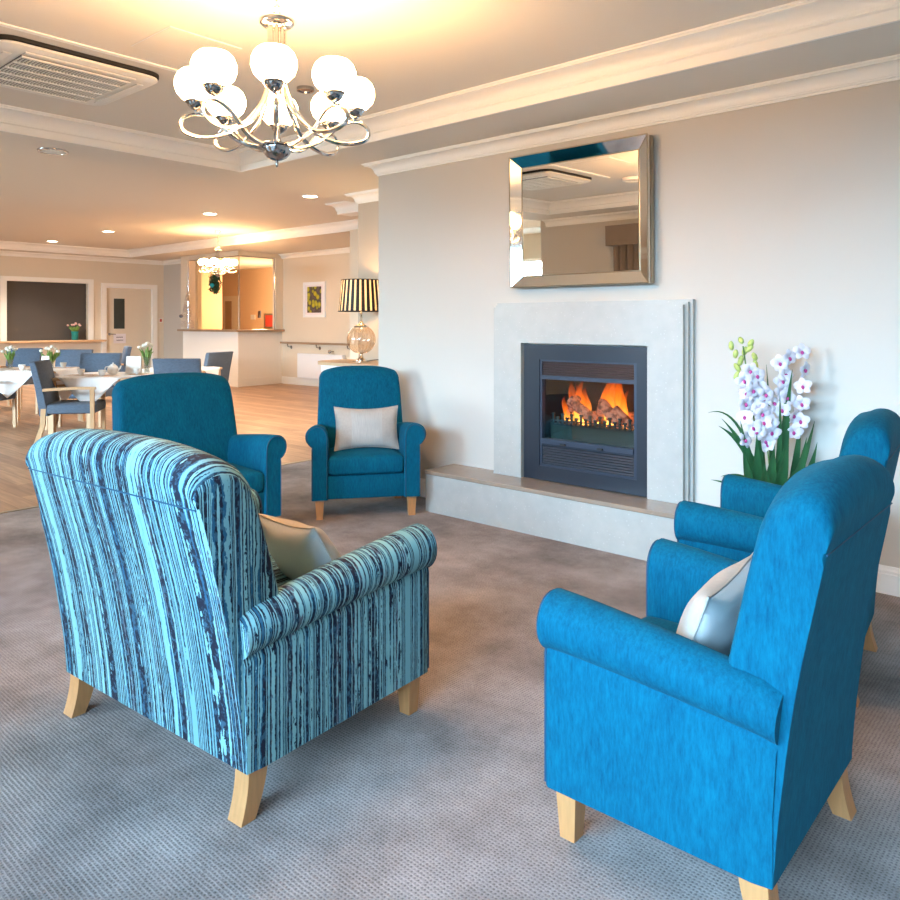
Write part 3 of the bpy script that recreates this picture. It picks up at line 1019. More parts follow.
# ================================================================ armchairs
def armchair(name, label, W, D, loc, rz, fx, fy, fpipe, thick=1.0, taper=0.03, group=None):
    """local frame: front is -Y, origin on the floor under the middle of the body"""
    t = thing(name, label, 'armchair', loc, rz, group)
    at = 0.115
    hw = W / 2
    yf, yr = -D / 2, D / 2
    zb, seat = 0.14, 0.445
    def lean(z):
        z = max(0, z - 0.35)
        return 0.08 * z + 0.06 * z * z
    # --- seat frame
    part('seat_frame', fx, t, lambda b: rbox(b, -hw + at - 0.01, hw - at + 0.01, yf + 0.018, yr - 0.03, zb, 0.305, 0.012, 2), True)
    # --- seat cushion
    cw = hw - at + 0.004
    part('seat_cushion', fx, t, lambda b: superell(b, cw, (D - 0.12) / 2, 0.07, 0.30, 0.12, 56, 16, 0, yf + (D - 0.12) / 2 - 0.004, 0.372, 0.022), True)
    # --- arms
    for s in (-1, 1):
        def armfn(b, s=s):
            rings = []
            ny = 14
            for k in range(ny + 1):
                tt = k / ny
                y = yf + (D + 0.0) * tt
                zt = 0.660 - 0.075 * tt ** 1.3
                r = 0.078 - 0.014 * tt
                inset = 0.010 if k in (0, ny) else 0.0
                if k == 0: y += 0.0
                cx, cz = 0.080, zt - r
                ring = [(0, zb), (0, 0.3), (0.0, cz - 0.06)]
                for j in range(0, 19):
                    a = PI - j * (PI + R(66)) / 18
                    ring.append((cx + r * math.cos(a), cz + r * math.sin(a)))
                ring += [(at, cz - r - 0.012), (at, 0.3), (at, zb)]
                mid = (0.065, 0.40)
                out = []
                for (x, z) in ring:
                    if inset:
                        dx, dz = (mid[0] - x), (mid[1] - z)
                        x += math.copysign(min(abs(dx), inset * 0.8), dx); z += math.copysign(min(abs(dz), inset * (0.8 if z > 0.3 else 0)), dz)
                    out.append((s * (hw - at + x), y + lean(z) * tt, z))
                rings.append(out)
                if k == 0:
                    # second ring just behind the rounded front
                    pass
            # shift the first and last rings outwards so the rounding stays short
            rings.insert(1, [(p[0] + 0, yf + 0.010, p[2]) for p in [(s * (hw - at + x), 0, z) for x, z in ringpts(zb, at)]])
            loft(b, rings)
            for f in b.faces:
                f.normal_update()
                if abs(f.normal.y) > 0.75: f.material_index = 1
        def ringpts(zb, at, zt=0.660, r=0.078):
            cx, cz = 0.080, zt - r
            ring = [(0, zb), (0, 0.3), (0.0, cz - 0.06)]
            for j in range(0, 19):
                a = PI - j * (PI + R(66)) / 18
                ring.append((cx + r * math.cos(a), cz + r * math.sin(a)))
            return ring + [(at, cz - r - 0.012), (at, 0.3), (at, zb)]
        a_ = part('arm', [fy, fx], t, armfn, True)
        def pipefn(b, s=s):
            pts = [(s * (hw - at + 0.065 + (x - 0.065) * 0.86), yf - 0.001, 0.40 + (z - 0.40) * 0.965) for x, z in ringpts(zb, at)]
            pts = [p for p in pts]
            tube(b, pts, 0.0035, 6)
        part('front_piping', fpipe, a_, pipefn, True)
    # --- backrest: side profile (y offset from the rear plane, z)
    ctrl = [(0.0, zb), (0.012, 0.30), (0.045, 0.57), (0.088, 0.80), (0.106, 0.895), (0.113, 0.935), (0.096, 0.970), (0.055, 0.988), (0.010, 0.975), (-0.028, 0.93),
            (-0.052, 0.85), (-0.100, 0.62), (-0.130, 0.46), (-0.130, 0.30), (-0.10, zb)]
    ctrl = [(y * (1 + (thick - 1) * 1.4) if y >= 0 else y * thick, z) for y, z in ctrl]
    prof = [(p.x, p.y) for p in smooth_path([(a, b_, 0) for a, b_ in ctrl], 4, False)]
    mc = (0.02, 0.6)
    bw = hw - 0.012
    def backfn(b):
        rings = []
        xs = [-1, -0.985, -0.95, -0.9, -0.82, -0.7, -0.55, -0.35, -0.15, 0, 0.15, 0.35, 0.55, 0.7, 0.82, 0.9, 0.95, 0.985, 1]
        for i, q in enumerate(xs):
            edge = {0: 0.016, 1: 0.006, len(xs) - 1: 0.016, len(xs) - 2: 0.006}.get(i, 0)
            crown = 0.050 * (1 - abs(q) ** 3.0)
            rin = []
            for (y, z) in prof:
                wgt = min(1, max(0, (z - 0.885) / 0.08)) if y > 0.05 else min(1, max(0, (z - 0.70) / 0.25))
                zz = z + crown * wgt - 0.022 * wgt * max(0, (abs(q) - 0.88) / 0.12) ** 2
                yy = y - (0.02 * (1 - q * q) * (1 if y < 0 and z > 0.4 else 0))
                if edge:
                    if y < 0.0 and z > 0.2: yy += edge
                    if z > 0.9: zz -= edge * 0.8
                    if y > 0.1: yy -= edge * 0.4
                # narrower above the arms
                tap = 1 - 0.035 * min(1, max(0, (z - 0.5) / 0.4))
                rin.append((q * bw * tap, yr + yy, zz))
            rings.append(rin)
        loft(b, rings)
        for f in b.faces:
            f.normal_update()
            if abs(f.normal.x) > 0.75: f.material_index = 1
    bk = part('backrest', [fx, fy], t, backfn, True)
    def seam(b):
        pts = []
        for k in range(25):
            q = -0.98 + 1.96 * k / 24
            z = 0.886
            pts.append((q * bw * 0.968, yr + 0.1045 * (1 + (thick - 1) * 1.4), z))
        tube(b, pts, 0.0022, 6)
    part('top_seam', fpipe, bk, seam, True)
    # --- legs
    for sx in (-1, 1):
        def fleg(b, sx=sx):
            x0 = sx * (hw - 0.055); y0 = yf + 0.05
            loft(b, [[(x0 + a * 0.031, y0 + c * 0.031, zb + 0.01) for a, c in ((-1, -1), (1, -1), (1, 1), (-1, 1))],
                     [(x0 + a * 0.022, y0 + c * 0.022, 0.0) for a, c in ((-1, -1), (1, -1), (1, 1), (-1, 1))]])
        part('leg', M['oak'], t, fleg)
        def rleg(b, sx=sx):
            x0 = sx * (hw - 0.045); rings = []
            for k in range(8):
                q = k / 7; z = (zb + 0.01) * (1 - q); y0 = yr - 0.045 + 0.035 * q ** 1.8; wd = 0.034 - 0.010 * q
                rings.append([(x0 + a * 0.030, y0 + c * wd, z) for a, c in ((-1, -1), (1, -1), (1, 1), (-1, 1))])
            loft(b, rings)
        part('leg', M['oak'], t, rleg)
    for ch in t.children_recursive:
        for v in ch.data.vertices:
            v.co.x *= 1 - taper * min(1.2, max(0, (v.co.y - yf) / D))
    return t


armchair('armchair', 'wide armchair covered in aqua and navy stripes, seen from behind', 1.03, 0.785, (-2.318, 1.545, 0), R(184), M['stripe_x'], M['stripe_y'], M['fabric_pipe'], 1.25, 0.0)
armchair('armchair', 'teal armchair in the right foreground with its back to the frame edge', 0.70, 0.585, (-0.855, 2.037, 0), R(-90), M['blue'], M['blue'], M['fabric_pipe'])
armchair('armchair', 'teal armchair facing the camera beside the left end of the hearth', 0.765, 0.60, (-4.187, 3.785, 0), R(53), M['blue'], M['blue'], M['fabric_pipe'], 1.0, 0.13)
armchair('armchair', 'wide teal armchair half hidden behind the striped chair', 0.84, 0.66, (-4.39, 2.553, 0), R(83), M['blue'], M['blue'], M['fabric_pipe'])
armchair('armchair', 'teal armchair by the orchid, mostly hidden behind the right foreground chair', 0.72, 0.62, (-1.047, 3.268, 0), R(-84), M['blue'], M['blue'], M['fabric_pipe'], 1.0, 0.12)


# ================================================================ cushions
def pillow(label, a, c, th, mtx, mats, centre=0.52, seed=1):
    bm = bmesh.new()
    n = 28
    rnd = random.Random(seed)
    k1, k2 = rnd.random() * 6, rnd.random() * 6
    grid = {}
    for side in (1, -1):
        for i in range(n + 1):
            for j in range(n + 1):
                u, v = -1 + 2 * i / n, -1 + 2 * j / n
                if side == -1 and (i in (0, n) or j in (0, n)):
                    grid[(side, i, j)] = grid[(1, i, j)]; continue
                h = ((1 - abs(u) ** 2.4) * (1 - abs(v) ** 2.4)) ** 0.55
                wr = 0.006 * math.sin(7 * u + k1 + 3 * v) * math.sin(6 * v + k2) * (abs(u * v) + 0.2)
                x = a * u * (1 - 0.07 * (1 - v * v)); z = c * v * (1 - 0.15 * (1 - u * u))
                grid[(side, i, j)] = bm.verts.new((x, side * -1 * (th * h + wr * (h > 0)), z))
    for side in (1, -1):
        for i in range(n):
            for j in range(n):
                f = [grid[(side, i, j)], grid[(side, i + 1, j)], grid[(side, i + 1, j + 1)], grid[(side, i, j + 1)]]
                if side == -1: f = f[::-1]
                q = bm.faces.new(f)
                um = abs(-1 + 2 * (i + 0.5) / n)
                q.material_index = (1 if um < centre else 0) if side == 1 else 2
    o = obj('cushion', bm, mats, None, True, angle=80)
    o.matrix_world = mtx
    def pip(b):
        pts = []
        for k in range(49):
            s = k / 48 * 8
            if s < 2: u, v = -1 + s, -1
            elif s < 4: u, v = 1, -1 + s - 2
            elif s < 6: u, v = 1 - (s - 4), 1
            else: u, v = -1, 1 - (s - 6)
            pts.append((a * u * (1 - 0.07 * (1 - v * v)), 0, c * v * (1 - 0.15 * (1 - u * u))))
        tube(b, pts, 0.003, 6)
    part('edge_seam', mats[0], o, pip, True)
    return tag(o, label, 'cushion')


def place(loc, rz, tilt, roll=0.0):
    return Matrix.Translation(loc) @ Matrix.Rotation(rz, 4, 'Z') @ Matrix.Rotation(tilt, 4, 'X') @ Matrix.Rotation(roll, 4, 'Y')


# local front is -Y like the chairs
pillow('pale pleated lumbar cushion on the teal armchair facing the camera', 0.235, 0.160, 0.06, place((-4.115, 3.755, 0.605), R(52), R(-14)), [M['cream_fab'], M['pleat'], M['satin']], 0.52, 1)
pillow('pearl satin cushion inside the striped armchair', 0.24, 0.16, 0.075, place((-2.15, 1.67, 0.555), R(172), R(-30), R(6)), [M['cream_fab'], M['cream_fab'], M['satin']], 0.5, 4)
pillow('cream and silver satin cushion leaning in the right foreground armchair', 0.23, 0.155, 0.07, place((-0.825, 2.03, 0.56), R(-84), R(-20)), [M['cream_fab'], M['cream_fab'], M['satin']], 0.5, 3)


# ================================================================ chandeliers
def chandelier(label, loc, phase, ztop, scale_light=1.0, simple=False):
    """origin at the bottom finial; ztop = ceiling height above the origin"""
    t = thing('chandelier', label, 'chandelier', loc, 0)
    hub = [(0.0015, -0.012), (0.005, -0.008), (0.007, 0.004), (0.005, 0.014), (0.020, 0.018), (0.040, 0.028), (0.054, 0.045), (0.060, 0.064), (0.060, 0.070), (0.070, 0.073), (0.070, 0.079), (0.02, 0.086), (0.018, 0.10)]
    part('hub', M['dark_chrome'], t, lambda b: lathe(b, hub, 28), True)
    part('stem', M['chrome'], t, lambda b: lathe(b, [(0.013, 0.09), (0.013, 0.20), (0.018, 0.205), (0.018, 0.25), (0.010, 0.26), (0.010, 0.58)], 16), True)
    capp = [(0.02, 0.565), (0.058, 0.570), (0.070, 0.580), (0.072, 0.592), (0.066, 0.602), (0.056, 0.608), (0.050, 0.628), (0.034, 0.646), (0.012, 0.654), (0.004, 0.662)]
    part('top_cap', M['chrome'], t, lambda b: lathe(b, capp, 28), True)
    def chain(b):
        z = 0.655; k = 0
        while z < ztop - 0.03:
            pts = []
            for j in range(13):
                a = 2 * PI * j / 12
                x, zz = 0.009 * math.cos(a), 0.015 * math.sin(a)
                pts.append((x if k % 2 == 0 else 0, 0 if k % 2 == 0 else x, z + 0.012 + zz))
            tube(b, pts, 0.0022, 5)
            z += 0.024; k += 1
    part('chain', M['chrome'], t, chain, True)
    part('ceiling_canopy', M['chrome'], t, lambda b: lathe(b, [(0.008, ztop - 0.04), (0.03, ztop - 0.034), (0.055, ztop - 0.015), (0.06, ztop - 0.001)], 24), True)
    path = [(0.032, 0.575), (0.030, 0.46), (0.032, 0.38), (0.045, 0.30), (0.085, 0.215), (0.15, 0.145), (0.22, 0.108), (0.30, 0.098), (0.365, 0.118), (0.378, 0.155), (0.350, 0.185), (0.305, 0.192),
            (0.255, 0.172), (0.205, 0.128), (0.15, 0.090), (0.09, 0.072), (0.045, 0.080)]
    sp = smooth_path([(a, 0, c) for a, c in path], 5)
    a0 = bm_ = None
    for k in range(8):
        ang = phase + k * PI / 4
        if k == 0:
            arm = part('arm', M['chrome'], t, lambda b: tube(b, [(p.x, 0.010 * math.sin(min(1, max(0, (p.z - 0.09) / 0.1)) * PI), p.z) for p in sp], 0.0062, 7, 1.6), True)
            cup = part('cup', M['dark_chrome'], arm, lambda b: lathe(b, [(0.005, 0.192), (0.008, 0.205), (0.022, 0.212), (0.034, 0.225), (0.038, 0.236), (0.044, 0.238), (0.044, 0.243), (0.02, 0.244)], 20, 0.318, 0), True)
            gp = [(0.034, 0.240), (0.056, 0.252), (0.075, 0.272), (0.085, 0.300), (0.084, 0.326), (0.074, 0.350), (0.058, 0.366), (0.042, 0.371), (0.040, 0.368), (0.001, 0.367)]
            gl = part('glass_globe', M['globe'], arm, lambda b: lathe(b, gp, 28, 0.318, 0), True, 'lit white opal globe')
            arm.rotation_euler = (0, 0, ang)
        else:
            c = copy_tree(arm, t); c.rotation_euler = (0, 0, ang)
    return t


# phase: first arm points back towards the camera, 12 degrees to its right
th = math.atan2(-0.751, 0.660)
chandelier('large chrome chandelier with eight lit opal globes over the lounge', (-2.60, 1.875, 2.03), th + R(11), ZT - 2.03)
fc = chandelier('far chrome chandelier with lit globes hanging in the dining room', (-12.37, 7.62, 2.20), th + R(4), (ZD1 - 2.20) / 0.88)
fc.scale = (0.88, 0.88, 0.88)

# ================================================================ ceiling fittings
ac = thing('ceiling_air_conditioner', 'white ceiling cassette air conditioner with slatted grille and dark rim', 'air conditioner', (-4.66, 1.81, ZT))
def rrect(hx, hy, r, z, seg=6):
    pts = []
    for cx, cy, a0 in ((hx - r, hy - r, 0), (-hx + r, hy - r, 90), (-hx + r, -hy + r, 180), (hx - r, -hy + r, 270)):
        for k in range(seg + 1):
            a = R(a0 + 90 * k / seg)
            pts.append((cx + r * math.cos(a), cy + r * math.sin(a), z))
    return pts
part('dark_rim', M['darkslot'], ac, lambda b: loft(b, [rrect(0.424, 0.449, 0.10, -0.001), rrect(0.424, 0.449, 0.10, -0.020)]), True)
part('casing', M['plasticwhite'], ac, lambda b: loft(b, [rrect(0.40, 0.425, 0.09, -0.02), rrect(0.415, 0.44, 0.09, -0.026), rrect(0.415, 0.44, 0.09, -0.038), rrect(0.39, 0.415, 0.08, -0.05)]), True)
def grille(b):
    for k in range(34):
        y = -0.29 + 0.58 * k / 33
        box(b, -0.30, 0.30, y - 0.0035, y + 0.0035, -0.062, -0.056)
    for x in (-0.30, -0.18, -0.06, 0.06, 0.18, 0.30):
        box(b, x - 0.007, x + 0.007, -0.295, 0.295, -0.066, -0.056)
part('grille', M['plasticwhite'], ac, grille)
part('grille_back', M['louvre'], ac, lambda b: box(b, -0.30, 0.30, -0.295, 0.295, -0.055, -0.051))
def flaps(b):
    for s in (-1, 1):
        rbox(b, s * 0.345 - 0.022, s * 0.345 + 0.022, -0.30, 0.30, -0.058, -0.050, 0.004, 1)
        rbox(b, -0.29, 0.29, s * 0.36 - 0.022, s * 0.36 + 0.022, -0.058, -0.050, 0.004, 1)
part('air_flap', M['plasticwhite'], ac, flaps)

bm = bmesh.new(); box(bm, -4.135, -4.10, 1.28, 2.42, ZT - 0.008, ZT + 0.001)
struct('trim_15', bm, M['white'])
hp = thing('ceiling_access_hatch', 'square flush access hatch in the tray ceiling beside the air conditioner', 'access hatch', (-3.73, 2.11, ZT))
part('hatch_panel', M['ceil'], hp, lambda b: box(b, -0.2, 0.2, -0.2, 0.2, -0.004, 0.0))
def hring(b):
    for x0, x1, y0, y1 in ((-0.206, -0.2, -0.206, 0.206), (0.2, 0.206, -0.206, 0.206), (-0.2, 0.2, -0.206, -0.2), (-0.2, 0.2, 0.2, 0.206)):
        box(b, x0, x1, y0, y1, -0.0025, 0)
part('shadow_gap', M['joinery'], hp, hring)

def disc(name, label, cat, loc, r, h, m, m2=None, group=None):
    t = thing(name, label, cat, loc, 0, group)
    part('trim_ring', m, t, lambda b: lathe(b, [(r * 0.78, -0.001), (r * 0.8, -h), (r * 0.97, -h), (r, -h * 0.4), (r, 0)], 24, cap=False), True)
    part('lens', m2 or m, t, lambda b: lathe(b, [(r * 0.79, -h * 0.75), (r * 0.4, -h * 0.8), (0.001, -h * 0.8)], 24), True)
    return t
disc('ceiling_sensor', 'small dark ceiling sensor behind the lounge chandelier', 'sensor', (-3.82, 2.97, ZT), 0.055, 0.02, M['dark_chrome'])
disc('smoke_detector', 'round ceiling fitting reflected at the right of the mirror', 'detector', (-3.95, 1.04, ZT), 0.12, 0.03, M['white'], M['offlight'])
disc('ceiling_speaker', 'round flush speaker in the soffit left of the tray ceiling', 'speaker', (-6.15, 2.36, ZS), 0.11, 0.012, M['dark_chrome'], M['plasticwhite'])
for loc, lab in (((-16.45, 6.3, ZD1), 'leftmost lit downlight, nearest the dining hatch wall'), ((-13.9, 6.3, ZD1), 'lit downlight above the dining room door'),
                 ((-10.45, 6.3, ZD1), 'lit downlight just above the far chandelier'), ((-8.0, 6.3, ZD1), 'rightmost lit downlight of the dining ceiling, near the lounge soffit')):
    disc('downlight', lab, 'downlight', loc, 0.115, 0.012, M['white'], M['lampglow'], 'round downlights of the dining ceiling')
    l = bpy.data.lights.new('downlight_beam', 'SPOT'); l.energy = 190; l.color = (1, 0.82, 0.64); l.spot_size = R(120); l.spot_blend = 0.8; l.shadow_soft_size = 0.08
    o = bpy.data.objects.new('downlight_beam', l); C.objects.link(o); o.location = (loc[0], loc[1], loc[2] - 0.03)

# ================================================================ alcove sideboard and lamp
sb = thing('sideboard', 'pale cabinet with rounded tan top in the alcove under the table lamp', 'cabinet', (0, 0, 0))
def sbp(x0, x1, y0, y1, r):
    pts = [(x1, y1), (x0, y1)]
    for k in range(9):
        a = PI + PI / 2 * k / 8
        pts.append((x0 + r + r * math.cos(a), y0 + r + r * math.sin(a)))
    return pts + [(x1, y0)]
pp = sbp(-6.0, -4.66, 4.66, 5.20, 0.30)
part('cabinet_body', M['joinery'], sb, lambda b: loft(b, [[(x, y, 0.0) for x, y in sbp(-5.97, -4.67, 4.69, 5.20, 0.28)], [(x, y, 0.965) for x, y in sbp(-5.97, -4.67, 4.69, 5.20, 0.28)]]), True)
part('cabinet_top', M['oak_pale'], sb, lambda b: loft(b, [[(x, y, 0.965) for x, y in pp], [(x, y, 0.995) for x, y in pp]]))
part('drawer', M['joinery'], sb, lambda b: box(b, -5.66, -4.70, 4.675, 4.69, 0.78, 0.93))
part('door', M['joinery'], sb, lambda b: box(b, -5.66, -5.19, 4.675, 4.69, 0.08, 0.76))
part('door', M['joinery'], sb, lambda b: box(b, -5.17, -4.70, 4.675, 4.69, 0.08, 0.76))

lp = thing('table_lamp', 'glass globe table lamp with black and cream striped shade', 'lamp', (-5.50, 4.95, 0.995))
part('lamp_base', M['chrome'], lp, lambda b: lathe(b, [(0.085, 0.0), (0.085, 0.008), (0.06, 0.014), (0.035, 0.03), (0.020, 0.055), (0.018, 0.075), (0.045, 0.09)], 24), True)
gp = [(0.035, 0.085)] + [(0.138 * math.sin(PI * (0.13 + 0.74 * k / 12)), 0.215 - 0.138 * math.cos(PI * (0.13 + 0.74 * k / 12))) for k in range(13)] + [(0.04, 0.35)]
part('glass_globe', M['lampglass'], lp, lambda b: lathe(b, gp, 32, cap=False), True)
def ribs(b):
    for k in range(20):
        a = 2 * PI * k / 20
        tube(b, [(r * 1.004 * math.cos(a), r * 1.004 * math.sin(a), z) for r, z in gp[1:-1]], 0.0016, 4)
part('glass_rib', M['lampglass'], lp, ribs, True)
part('neck', M['chrome'], lp, lambda b: lathe(b, [(0.075, 0.335), (0.070, 0.348), (0.030, 0.362), (0.016, 0.38), (0.010, 0.40), (0.008, 0.52)], 20), True)
part('bulb', M['bulb'], lp, lambda b: lathe(b, [(0.012, 0.52), (0.014, 0.55), (0.030, 0.59), (0.026, 0.62), (0.002, 0.64)], 16), True)
so = part('lamp_shade', M['shade'], lp, lambda b: lathe(b, [(0.222, 0.485), (0.190, 0.795), (0.188, 0.795), (0.220, 0.485), (0.222, 0.485)], 64, cap=False), True)
def trimr(b):
    for r, z in ((0.2225, 0.489), (0.1905, 0.791)):
        tube(b, [(r * math.cos(2 * PI * k / 48), r * math.sin(2 * PI * k / 48), z) for k in range(49)], 0.005, 6)
part('shade_binding', M['black'], so, trimr, True)
def spider(b):
    for a in (0, 2.09, 4.19):
        tube(b, [(0, 0, 0.53), (0.19 * math.cos(a), 0.19 * math.sin(a), 0.78)], 0.002, 5)
part('shade_carrier', M['chrome'], so, spider)
pl = point('lamp_light', (0, 0, 0.66), 6, (1.0, 0.62, 0.30), 0.03); pl.parent = lp
bm = bmesh.new()
tube(bm, [tuple(p) for p in smooth_path([(-5.42, 4.95, 1.003), (-5.30, 4.97, 1.02), (-5.18, 5.02, 1.015), (-5.05, 5.10, 1.002), (-4.95, 5.21, 1.0)], 6)], 0.004, 6)
tag(obj('power_cord', bm, M['black'], None, True), 'black lamp cord curving over the alcove cabinet', 'cord')

# ================================================================ orchid
orc = thing('orchid_plant', 'tall white and magenta orchid with strap leaves at the right end of the hearth', 'plant', (-1.38, 4.17, 0.302))
part('pot', M['pot'], orc, lambda b: lathe(b, [(0.065, 0.0), (0.075, 0.01), (0.10, 0.15), (0.105, 0.155), (0.098, 0.157), (0.09, 0.14), (0.002, 0.14)], 28), True)
part('potting_mix', M['soil'], orc, lambda b: lathe(b, [(0.09, 0.135), (0.06, 0.148), (0.002, 0.150)], 20), True)
CR = Vector((0.751, 0.660, 0)); CF = Vector((0.660, -0.751, 0))   # sideways and forwards of the plant as it is turned to the room
def leafmesh(b, a, c, d, wd):
    """strap leaf along a bezier from a over c to d"""
    a, c, d = Vector(a), Vector(c), Vector(d)
    n = 14; L = []
    for k in range(n + 1):
        t = k / n
        L.append(a * (1 - t) ** 2 + c * 2 * t * (1 - t) + d * t * t)
    rings = []
    for k, p in enumerate(L):
        t = k / n
        dr = (L[min(k + 1, n)] - L[max(k - 1, 0)]).normalized()
        side = dr.cross(CF)
        if side.length < 0.2: side = CR.copy()
        side = (side.normalized() * 0.8 + CR * 0.2 * (1 if side.dot(CR) > 0 else -1)).normalized()
        nn = side.cross(dr).normalized()
        ww = wd * (0.55 + 0.45 * math.sin(PI * min(1, t * 0.9 + 0.1))) * (1 - t ** 3) + 0.0006
        f = ww * 0.35
        rings.append([p - side * ww + nn * f, p + nn * 0.0, p + side * ww + nn * f, p + side * ww + nn * (f + 0.0012), p + nn * 0.0016, p - side * ww + nn * (f + 0.0012)])
    loft(b, rings)
def lv(sx, sz, mx, mz, wd, fwd=0.0, bx=0.0):
    """tip and mid given as sideways/height offsets in metres"""
    a = CR * bx * 1.9 + Vector((0, 0, 0.14)); c = CR * mx + CF * fwd * 0.5 + Vector((0, 0, mz)); d = CR * sx + CF * fwd + Vector((0, 0, sz))
    part('leaf', M['green'], orc, lambda b: leafmesh(b, a, c, d, wd * 1.35), True)
for q in ((0.075, 0.83, 0.03, 0.45, 0.020, 0.08, 0.03), (-0.30, 0.53, -0.10, 0.42, 0.018, 0.05, -0.03), (-0.355, 0.60, -0.16, 0.66, 0.006, 0.05, -0.03), (0.23, 0.55, 0.16, 0.28, 0.016, 0.0, 0.04),
          (-0.26, 0.56, -0.10, 0.40, 0.014, -0.02, -0.04), (-0.19, 0.56, -0.13, 0.30, 0.014, 0.06, -0.03), (-0.10, 0.54, -0.09, 0.30, 0.018, 0.08, -0.02), (0.17, 0.60, 0.13, 0.30, 0.016, -0.02, 0.05),
          (0.02, 0.42, 0.0, 0.25, 0.022, 0.10, 0.0), (0.11, 0.36, 0.10, 0.22, 0.022, 0.09, 0.04), (-0.30, 0.27, -0.15, 0.30, 0.012, 0.08, -0.03), (-0.33, 0.24, -0.20, 0.22, 0.008, 0.02, -0.03),
          (0.15, 0.40, 0.17, 0.2, 0.020, 0.03, 0.05), (-0.05, 0.62, -0.05, 0.3, 0.014, -0.03, -0.02), (-0.16, 0.40, -0.13, 0.22, 0.020, 0.07, -0.03), (0.05, 0.55, 0.06, 0.3, 0.020, 0.05, 0.02), (-0.02, 0.85, 0.01, 0.4, 0.010, -0.02, 0.0),
          (0.06, 0.3, 0.05, 0.2, 0.026, 0.12, 0.02), (0.13, 0.48, 0.12, 0.25, 0.022, 0.12, 0.05), (-0.12, 0.50, -0.10, 0.25, 0.022, 0.10, -0.04), (0.20, 0.45, 0.17, 0.22, 0.020, 0.09, 0.06), (-0.20, 0.42, -0.15, 0.24, 0.020, 0.12, -0.05), (0.03, 0.46, 0.02, 0.25, 0.024, 0.14, 0.01), (-0.04, 0.44, -0.04, 0.25, 0.024, 0.13, -0.01), (-0.08, 0.34, -0.06, 0.22, 0.024, 0.1, -0.02), (0.19, 0.28, 0.14, 0.2, 0.020, 0.06, 0.05), (0.0, 0.70, 0.03, 0.35, 0.012, 0.10, 0.0)):
    lv(*q)
stems = []
for q in (((-0.02, 0.14), (-0.10, 0.55), (-0.16, 0.95)), ((0.03, 0.14), (0.06, 0.60), (0.06, 0.90)), ((0.0, 0.14), (-0.04, 0.50), (-0.06, 0.76))):
    pts = [CR * a + CF * 0.02 + Vector((0, 0, c)) for a, c in q]
    part('flower_stem', M['stemgreen'], orc, lambda b: tube(b, [tuple(p) for p in smooth_path(pts, 8)], 0.004, 6), True)
def petal(b, ang, L, Wd, curl):
    n = 7; rings = []
    ca, sa = math.cos(ang), math.sin(ang)
    for k in range(n + 1):
        t = k / n
        r = 0.003 + L * t; ww = Wd * math.sin(PI * (0.08 + 0.88 * t)) ** 0.7 + 0.0005
        y = -0.010 * math.sin(t * PI) * curl - 0.006 * t
        row = []
        for s, dy in ((-1, 0.002), (0, -0.002), (1, 0.002), (0, -0.0006)):
            x = r * ca - s * ww * sa; z = r * sa + s * ww * ca
            row.append((x, y + dy, z))
        rings.append(row)
    loft(b, rings)
def flower_mesh(b):
    for a, L, Wd in ((90, .045, .018), (18, .045, .022), (162, .045, .022), (-50, .042, .017), (230, .042, .017)):
        petal(b, R(a), L, Wd, 1.0)
proto = None
rnd = random.Random(11)
spots = []
for k in range(17):   # left spike
    t = k / 16; spots.append((-0.135 + 0.05 * t + 0.072 * math.sin(k * 2.4) * (0.55 + 0.5 * t), 0.43 + 0.39 * (1 - t)))
for k in range(15):   # right spike
    t = k / 14; spots.append((0.075 + 0.062 * math.sin(k * 2.2 + 1), 0.50 + 0.42 * (1 - t)))
for k in range(6):
    spots.append((-0.05 + 0.03 * math.sin(k * 2.0), 0.45 + 0.05 * k))
for i, (sx, sz) in enumerate(spots):
    loc = CR * sx + CF * (0.035 + 0.045 * rnd.random()) + Vector((0, 0, sz))
    rot = (R(rnd.uniform(-25, 20)), R(rnd.uniform(-25, 25)), R(41 + rnd.uniform(-45, 45)))
    if proto is None:
        proto = part('flower', M['petal'], orc, flower_mesh, True)
        part('flower_lip', M['lip'], proto, lambda b: superell(b, 0.008, 0.010, 0.011, 1, 1, 10, 6, 0, -0.010, -0.006), True)
        o = proto
    else:
        o = copy_tree(proto, orc)
    o.location = loc; o.rotation_euler = rot
pb = None
for i in range(15):
    t = i / 14
    sx = -0.165 + 0.055 * math.sin(i * 2.3) + 0.03 * t; sz = 0.98 - 0.20 * t
    if pb is None:
        pb = part('flower_bud', M['bud'], orc, lambda b: superell(b, 0.014, 0.014, 0.026, 1, 1, 10, 8), True); o = pb
    else:
        o = pb.copy(); C.objects.link(o)
    o.location = CR * sx + CF * 0.03 * rnd.random() + Vector((0, 0, sz)); o.rotation_euler = (rnd.uniform(-0.7, 0.7), rnd.uniform(-0.7, 0.7), 0)

# ================================================================ dining room joinery
bm = bmesh.new()
for y0, y1, z0, z1 in ((5.80, 5.92, 0.97, 2.27), (7.64, 7.76, 0.97, 2.27), (5.80, 7.76, 2.27, 2.37)):
    box(bm, DX0, DX0 + 0.03, y0, y1, z0, z1)
struct('trim_16', bm, M['white'])
bm = bmesh.new()
n = 16
for k in range(n):
    z0 = 0.97 + 1.30 * k / n
    box(bm, DX0 - 0.12, DX0 - 0.10 - (0.004 if k % 2 else 0), 5.92, 7.64, z0, z0 + 1.30 / n)
tag(obj('roller_shutter', bm, M['shutter']), 'closed charcoal roller shutter filling the dining hatch', 'shutter')
bm = bmesh.new(); rbox(bm, DX0 - 0.15, DX0 + 0.28, 5.7, 7.95, 0.93, 0.97, 0.006, 1)
tag(obj('hatch_shelf', bm, M['oak_pale']), 'long timber shelf below the charcoal hatch shutter', 'shelf')

